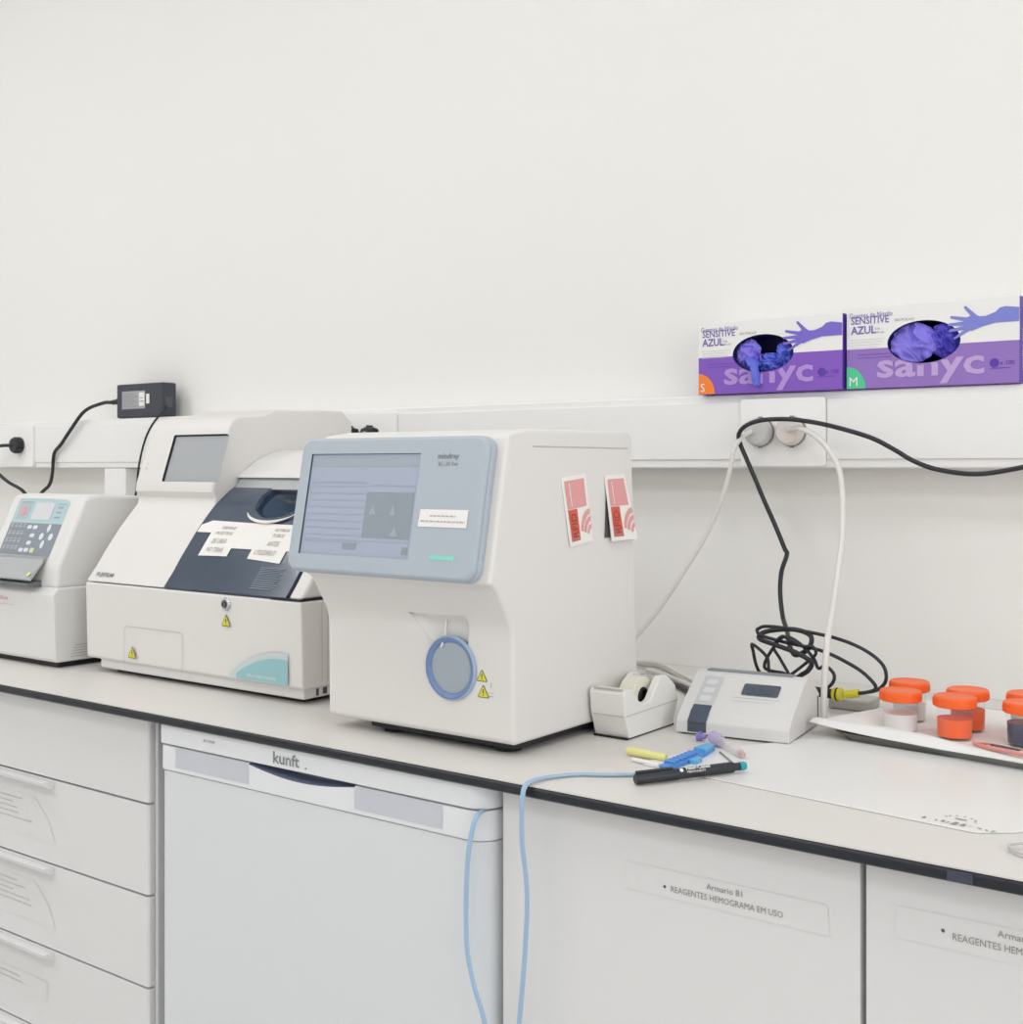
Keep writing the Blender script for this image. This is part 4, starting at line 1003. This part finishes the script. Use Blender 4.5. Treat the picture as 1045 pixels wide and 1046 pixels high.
def rod(mb, p, q, prof, m, n=18, flat=1.0):
    """turned shape along p->q; prof: (radius, fraction)"""
    p, q = Vector(p), Vector(q); d_ = q - p; u = d_.normalized(); s_ = Vector((0, 0, 1)).cross(u).normalized(); up = u.cross(s_)
    M = Matrix(((s_.x, up.x * flat, u.x, p.x), (s_.y, up.y * flat, u.y, p.y), (s_.z, up.z * flat, u.z, p.z), (0, 0, 0, 1)))
    mb.lathe([(r, f * d_.length) for r, f in prof], m, M, n)
t = thing('marker_pen', 'black permanent marker with teal end lying nearest the worktop edge', 'pen', (-.62, -.655, .9), 0)
A, B_ = (-.6560, -.7080, .9066), (-.5905, -.6010, .9085)
b = MB(); rod(b, A, B_, [(0, 0), (.0048, 0), (.0060, .012), (.0062, .40), (.0058, .41), (.0058, .93), (.0045, .945), (.0042, 1), (0, 1)], PENB); part('pen_barrel', b, t)
b = MB(); v = (Vector(B_) - Vector(A)).normalized(); e = Vector(B_); rod(b, e, e + v * .0075, [(0, 0), (.0046, 0), (.0048, .6), (.0040, 1), (0, 1)], PENT); part('end_plug', b, t, 'teal end')
b = MB(); side = v.cross(Vector((0, 0, 1))).normalized(); upv = side.cross(v)
nn = (Vector((.45, -.60, .66))); nn = (nn - v * nn.dot(v)).normalized()
PMx = frame(Vector(A) + nn * .0060, v, nn.cross(v))
b.text('Faber-Castell', .058, .0002, .0052, PAPER, .0004, PMx, xs=1.05, bold=.0001); b.text('PERMANENT', .058, -.0036, .0036, PAPER, .0004, PMx, xs=1.1); b.disc(.0525, .0005, .0022, PAPER, .0004, PMx, 12)
part('pen_lettering', b, t, 'small white lettering', wn=False)
b = MB(); rod(b, Vector(A) + Vector((0, 0, .0068)), Vector(A) + v * .045 + Vector((0, 0, .0068)), [(0, 0), (.0017, .02), (.0014, .95), (0, 1)], PENB); part('pen_clip', b, t)

t = thing('blue_clamp', 'bright blue plastic tube clamp lying behind the black marker', 'clamp', (-.664, -.58, .9))
C0 = TOP(-.6625, -.6420, .9003, math.radians(91))
b = MB(C0); b.prism(rounded([(0, -.006), (.03, -.0105), (.085, -.010), (.120, -.005), (.120, .005), (.09, .008), (.03, .0075), (0, .004)], .003, 3), 0, .0062, BLUEP, 'z', .001, 2); b.prism(rounded([(.088, -.0098), (.118, -.0048), (.118, .0045), (.088, .0078)], .002, 2), .0055, .0095, BLUEL, 'z', .001, 2); part('clamp_body', b, t)
b = MB(C0)
for k in range(7): b.box(.016 + k * .009, .0215 + k * .009, -.0070, .0060, .0055, .0085, BLUEP, .0008, 1)
b.prism(rounded([(.045, -.019), (.062, -.0175), (.066, -.010), (.043, -.010)], .002, 3), .0, .006, BLUEL, 'z', .001, 2)
part('ratchet_teeth', b, t)
t = thing('yellow_highlighter', 'pale yellow plastic stick lying left of the blue clamp', 'stick', (-.70, -.60, .9))
b = MB(); rod(b, (-.7330, -.5985, .9055), (-.6795, -.6020, .9052), [(0, 0), (.0042, .02), (.0049, .2), (.0044, .7), (.0040, 1), (0, 1)], YELP); part('stick_body', b, t)
b = MB(); rod(b, (-.7120, -.6215, .9028), (-.672, -.628, .9028), [(0, 0), (.0024, .02), (.0024, .96), (0, 1)], PAPER, 10); part('paper_strip', b, t, 'white strip beside it')
t = thing('sample_tube', 'tiny clear tube with a lilac cap lying in front of the reader', 'sample tube', (-.65, -.51, .9))
p0, p1 = Vector((-.681, -.4870, .9085)), Vector((-.613, -.5430, .9065)); dv = (p1 - p0).normalized()
b = MB(); rod(b, p0, p0 + dv * .021, [(0, 0), (.0065, 0), (.0076, .08), (.0076, .85), (.0068, 1), (0, 1)], LILAC, 22); part('cap', b, t, 'lilac ribbed cap')
b = MB(); rod(b, p0 + dv * .021, p1, [(0, 0), (.0058, 0), (.0052, .8), (.0030, .98), (0, 1)], CLEARP, 22); tb = part('tube_body', b, t, 'clear plastic tube')
b = MB(); rod(b, p1 - dv * .012, p1 - dv * .001, [(0, 0), (.0034, .05), (.0026, .95), (0, 1)], REDD, 14); part('red_residue', b, tb, 'dried red drop')
t = thing('purple_cap', 'tiny purple cap lying against the front of the reader', 'cap', (-.699, -.4835, .9))
b = MB(); rod(b, (-.704, -.4840, .9052), (-.693, -.4820, .9055), [(0, 0), (.0050, 0), (.0052, .5), (.0030, .6), (.0026, 1), (0, 1)], PURP, 20); part('cap_body', b, t)
b = MB(); b.lathe([(.0052, -.0008), (.0058, -.0008), (.0058, .0008), (.0052, .0008)], PURP, frame((-.700, -.4833, .9059), (0, 1, 0), (0, 0, 1)), 20); part('cap_rim', b, t)
b = MB(); rod(b, (-.650, -.530, .9025), (-.606, -.5780, .9025), [(0, 0), (.0011, .01), (.0011, .99), (0, 1)], LOGOG, 8)
single('steel_needle', b, 'thin grey needle lying between the lilac-capped tube and the marker', 'needle', (-.63, -.55, .9025))
b = MB(); b.prism(rounded([(-.294, -.700), (-.270, -.720), (-.20, -.70), (-.20, -.66), (-.262, -.664)], [.012, .01, .01, .01, .012], 5), .9003, .9035, CLEARP, 'z', .001, 2)
b.tube([(-.262, -.668, .904), (-.286, -.693, .904), (-.285, -.705, .904), (-.270, -.714, .904), (-.23, -.704, .904)], .0012, LINEG, smooth=4)
single('clear_plastic_holder', b, 'rounded corner of a clear plastic piece at the right edge of the worktop', 'plastic piece', (-.25, -.69, .9003))

# light blue ribbon: over the edge, down, and back up to the fridge door corner
b = MB()
b.tube([(-.657, -.665, .9030), (-.679, -.680, .9025), (-.70, -.697, .9025), (-.725, -.713, .9025), (-.742, -.742, .9028), (-.745, -.765, .9035), (-.7455, -.779, .900), (-.746, -.783, .885), (-.747, -.782, .844), (-.743, -.780, .805), (-.742, -.780, .774), (-.744, -.780, .74), (-.746, -.780, .713), (-.752, -.780, .655), (-.757, -.782, .60),
        (-.768, -.784, .572), (-.782, -.784, .58), (-.794, -.784, .643), (-.808, -.784, .678), (-.818, -.783, .71), (-.821, -.782, .737), (-.8225, -.780, .77), (-.822, -.778, .81), (-.819, -.776, .835), (-.8165, -.772, .852), (-.816, -.762, .8587), (-.82, -.745, .8587)], .0032, BLUEC, smooth=6, n=8, flat=.55)
single('blue_ribbon', b, 'light blue ribbon hanging in a long loop from the worktop to the fridge corner', 'ribbon', (-.78, -.78, .75))

# ------------------------------------------------------------------ light
def area(name, loc, rot, sx, sy, power, col=(1, 1, 1)):
    l = bpy.data.lights.new(name, 'AREA'); l.shape = 'RECTANGLE'; l.size = sx; l.size_y = sy; l.energy = power; l.color = col
    o = bpy.data.objects.new(name, l); COL.objects.link(o); o.location = loc; o.rotation_euler = rot; return o
for i, (x, y) in enumerate(((-3.1, -1.3), (-1.5, -1.3), (.1, -1.3), (-3.1, -2.7), (-1.5, -2.7), (.1, -2.7))):
    lp = thing('ceiling_light', 'flat square ceiling light panel', 'ceiling light', (x, y, 2.95), 0, 'ceiling light panels')
    b = MB(); b.box(x - .31, x + .31, y - .31, y + .31, 2.925, 2.9495, PLATE, .004, 2); part('light_frame', b, lp)
    area('panel_light', (x, y, 2.915), (0, 0, 0), .6, .6, (9.5, 6, 5.5, 16, 6.5, 5.5)[i], (.985, .99, 1))
area('window_daylight', (1.80, -1.85, 1.75), (0, PI / 2, 0), 1.5, 2.2, 29, (.98, .99, 1))
w = bpy.data.worlds.new('world'); SC.world = w; w.use_nodes = True
w.node_tree.nodes['Background'].inputs[0].default_value = (.9, .95, 1, 1); w.node_tree.nodes['Background'].inputs[1].default_value = .3

# ------------------------------------------------------------------ camera
cam = bpy.data.cameras.new('camera'); co = bpy.data.objects.new('camera', cam); COL.objects.link(co)
cam.sensor_fit = 'HORIZONTAL'; cam.sensor_width = 36; cam.lens = 36 * 1250 / 1045
cam.shift_y = -46 / 1045; cam.clip_start = .05
co.location = (0, -1.80, 1.23); co.rotation_euler = (PI / 2, 0, math.atan(1250 / 1673.0) * 0 + (PI / 2 - math.atan(1673 / 1250.0)))
SC.camera = co
vs_ = SC.view_settings; vs_.view_transform = 'Standard'; vs_.look = 'None'; vs_.gamma = 1; vs_.use_curve_mapping = False
vs_.exposure = -0.09
SC.cycles.max_bounces = 10; SC.cycles.diffuse_bounces = 6
bpy.data.curves.remove(FONT)
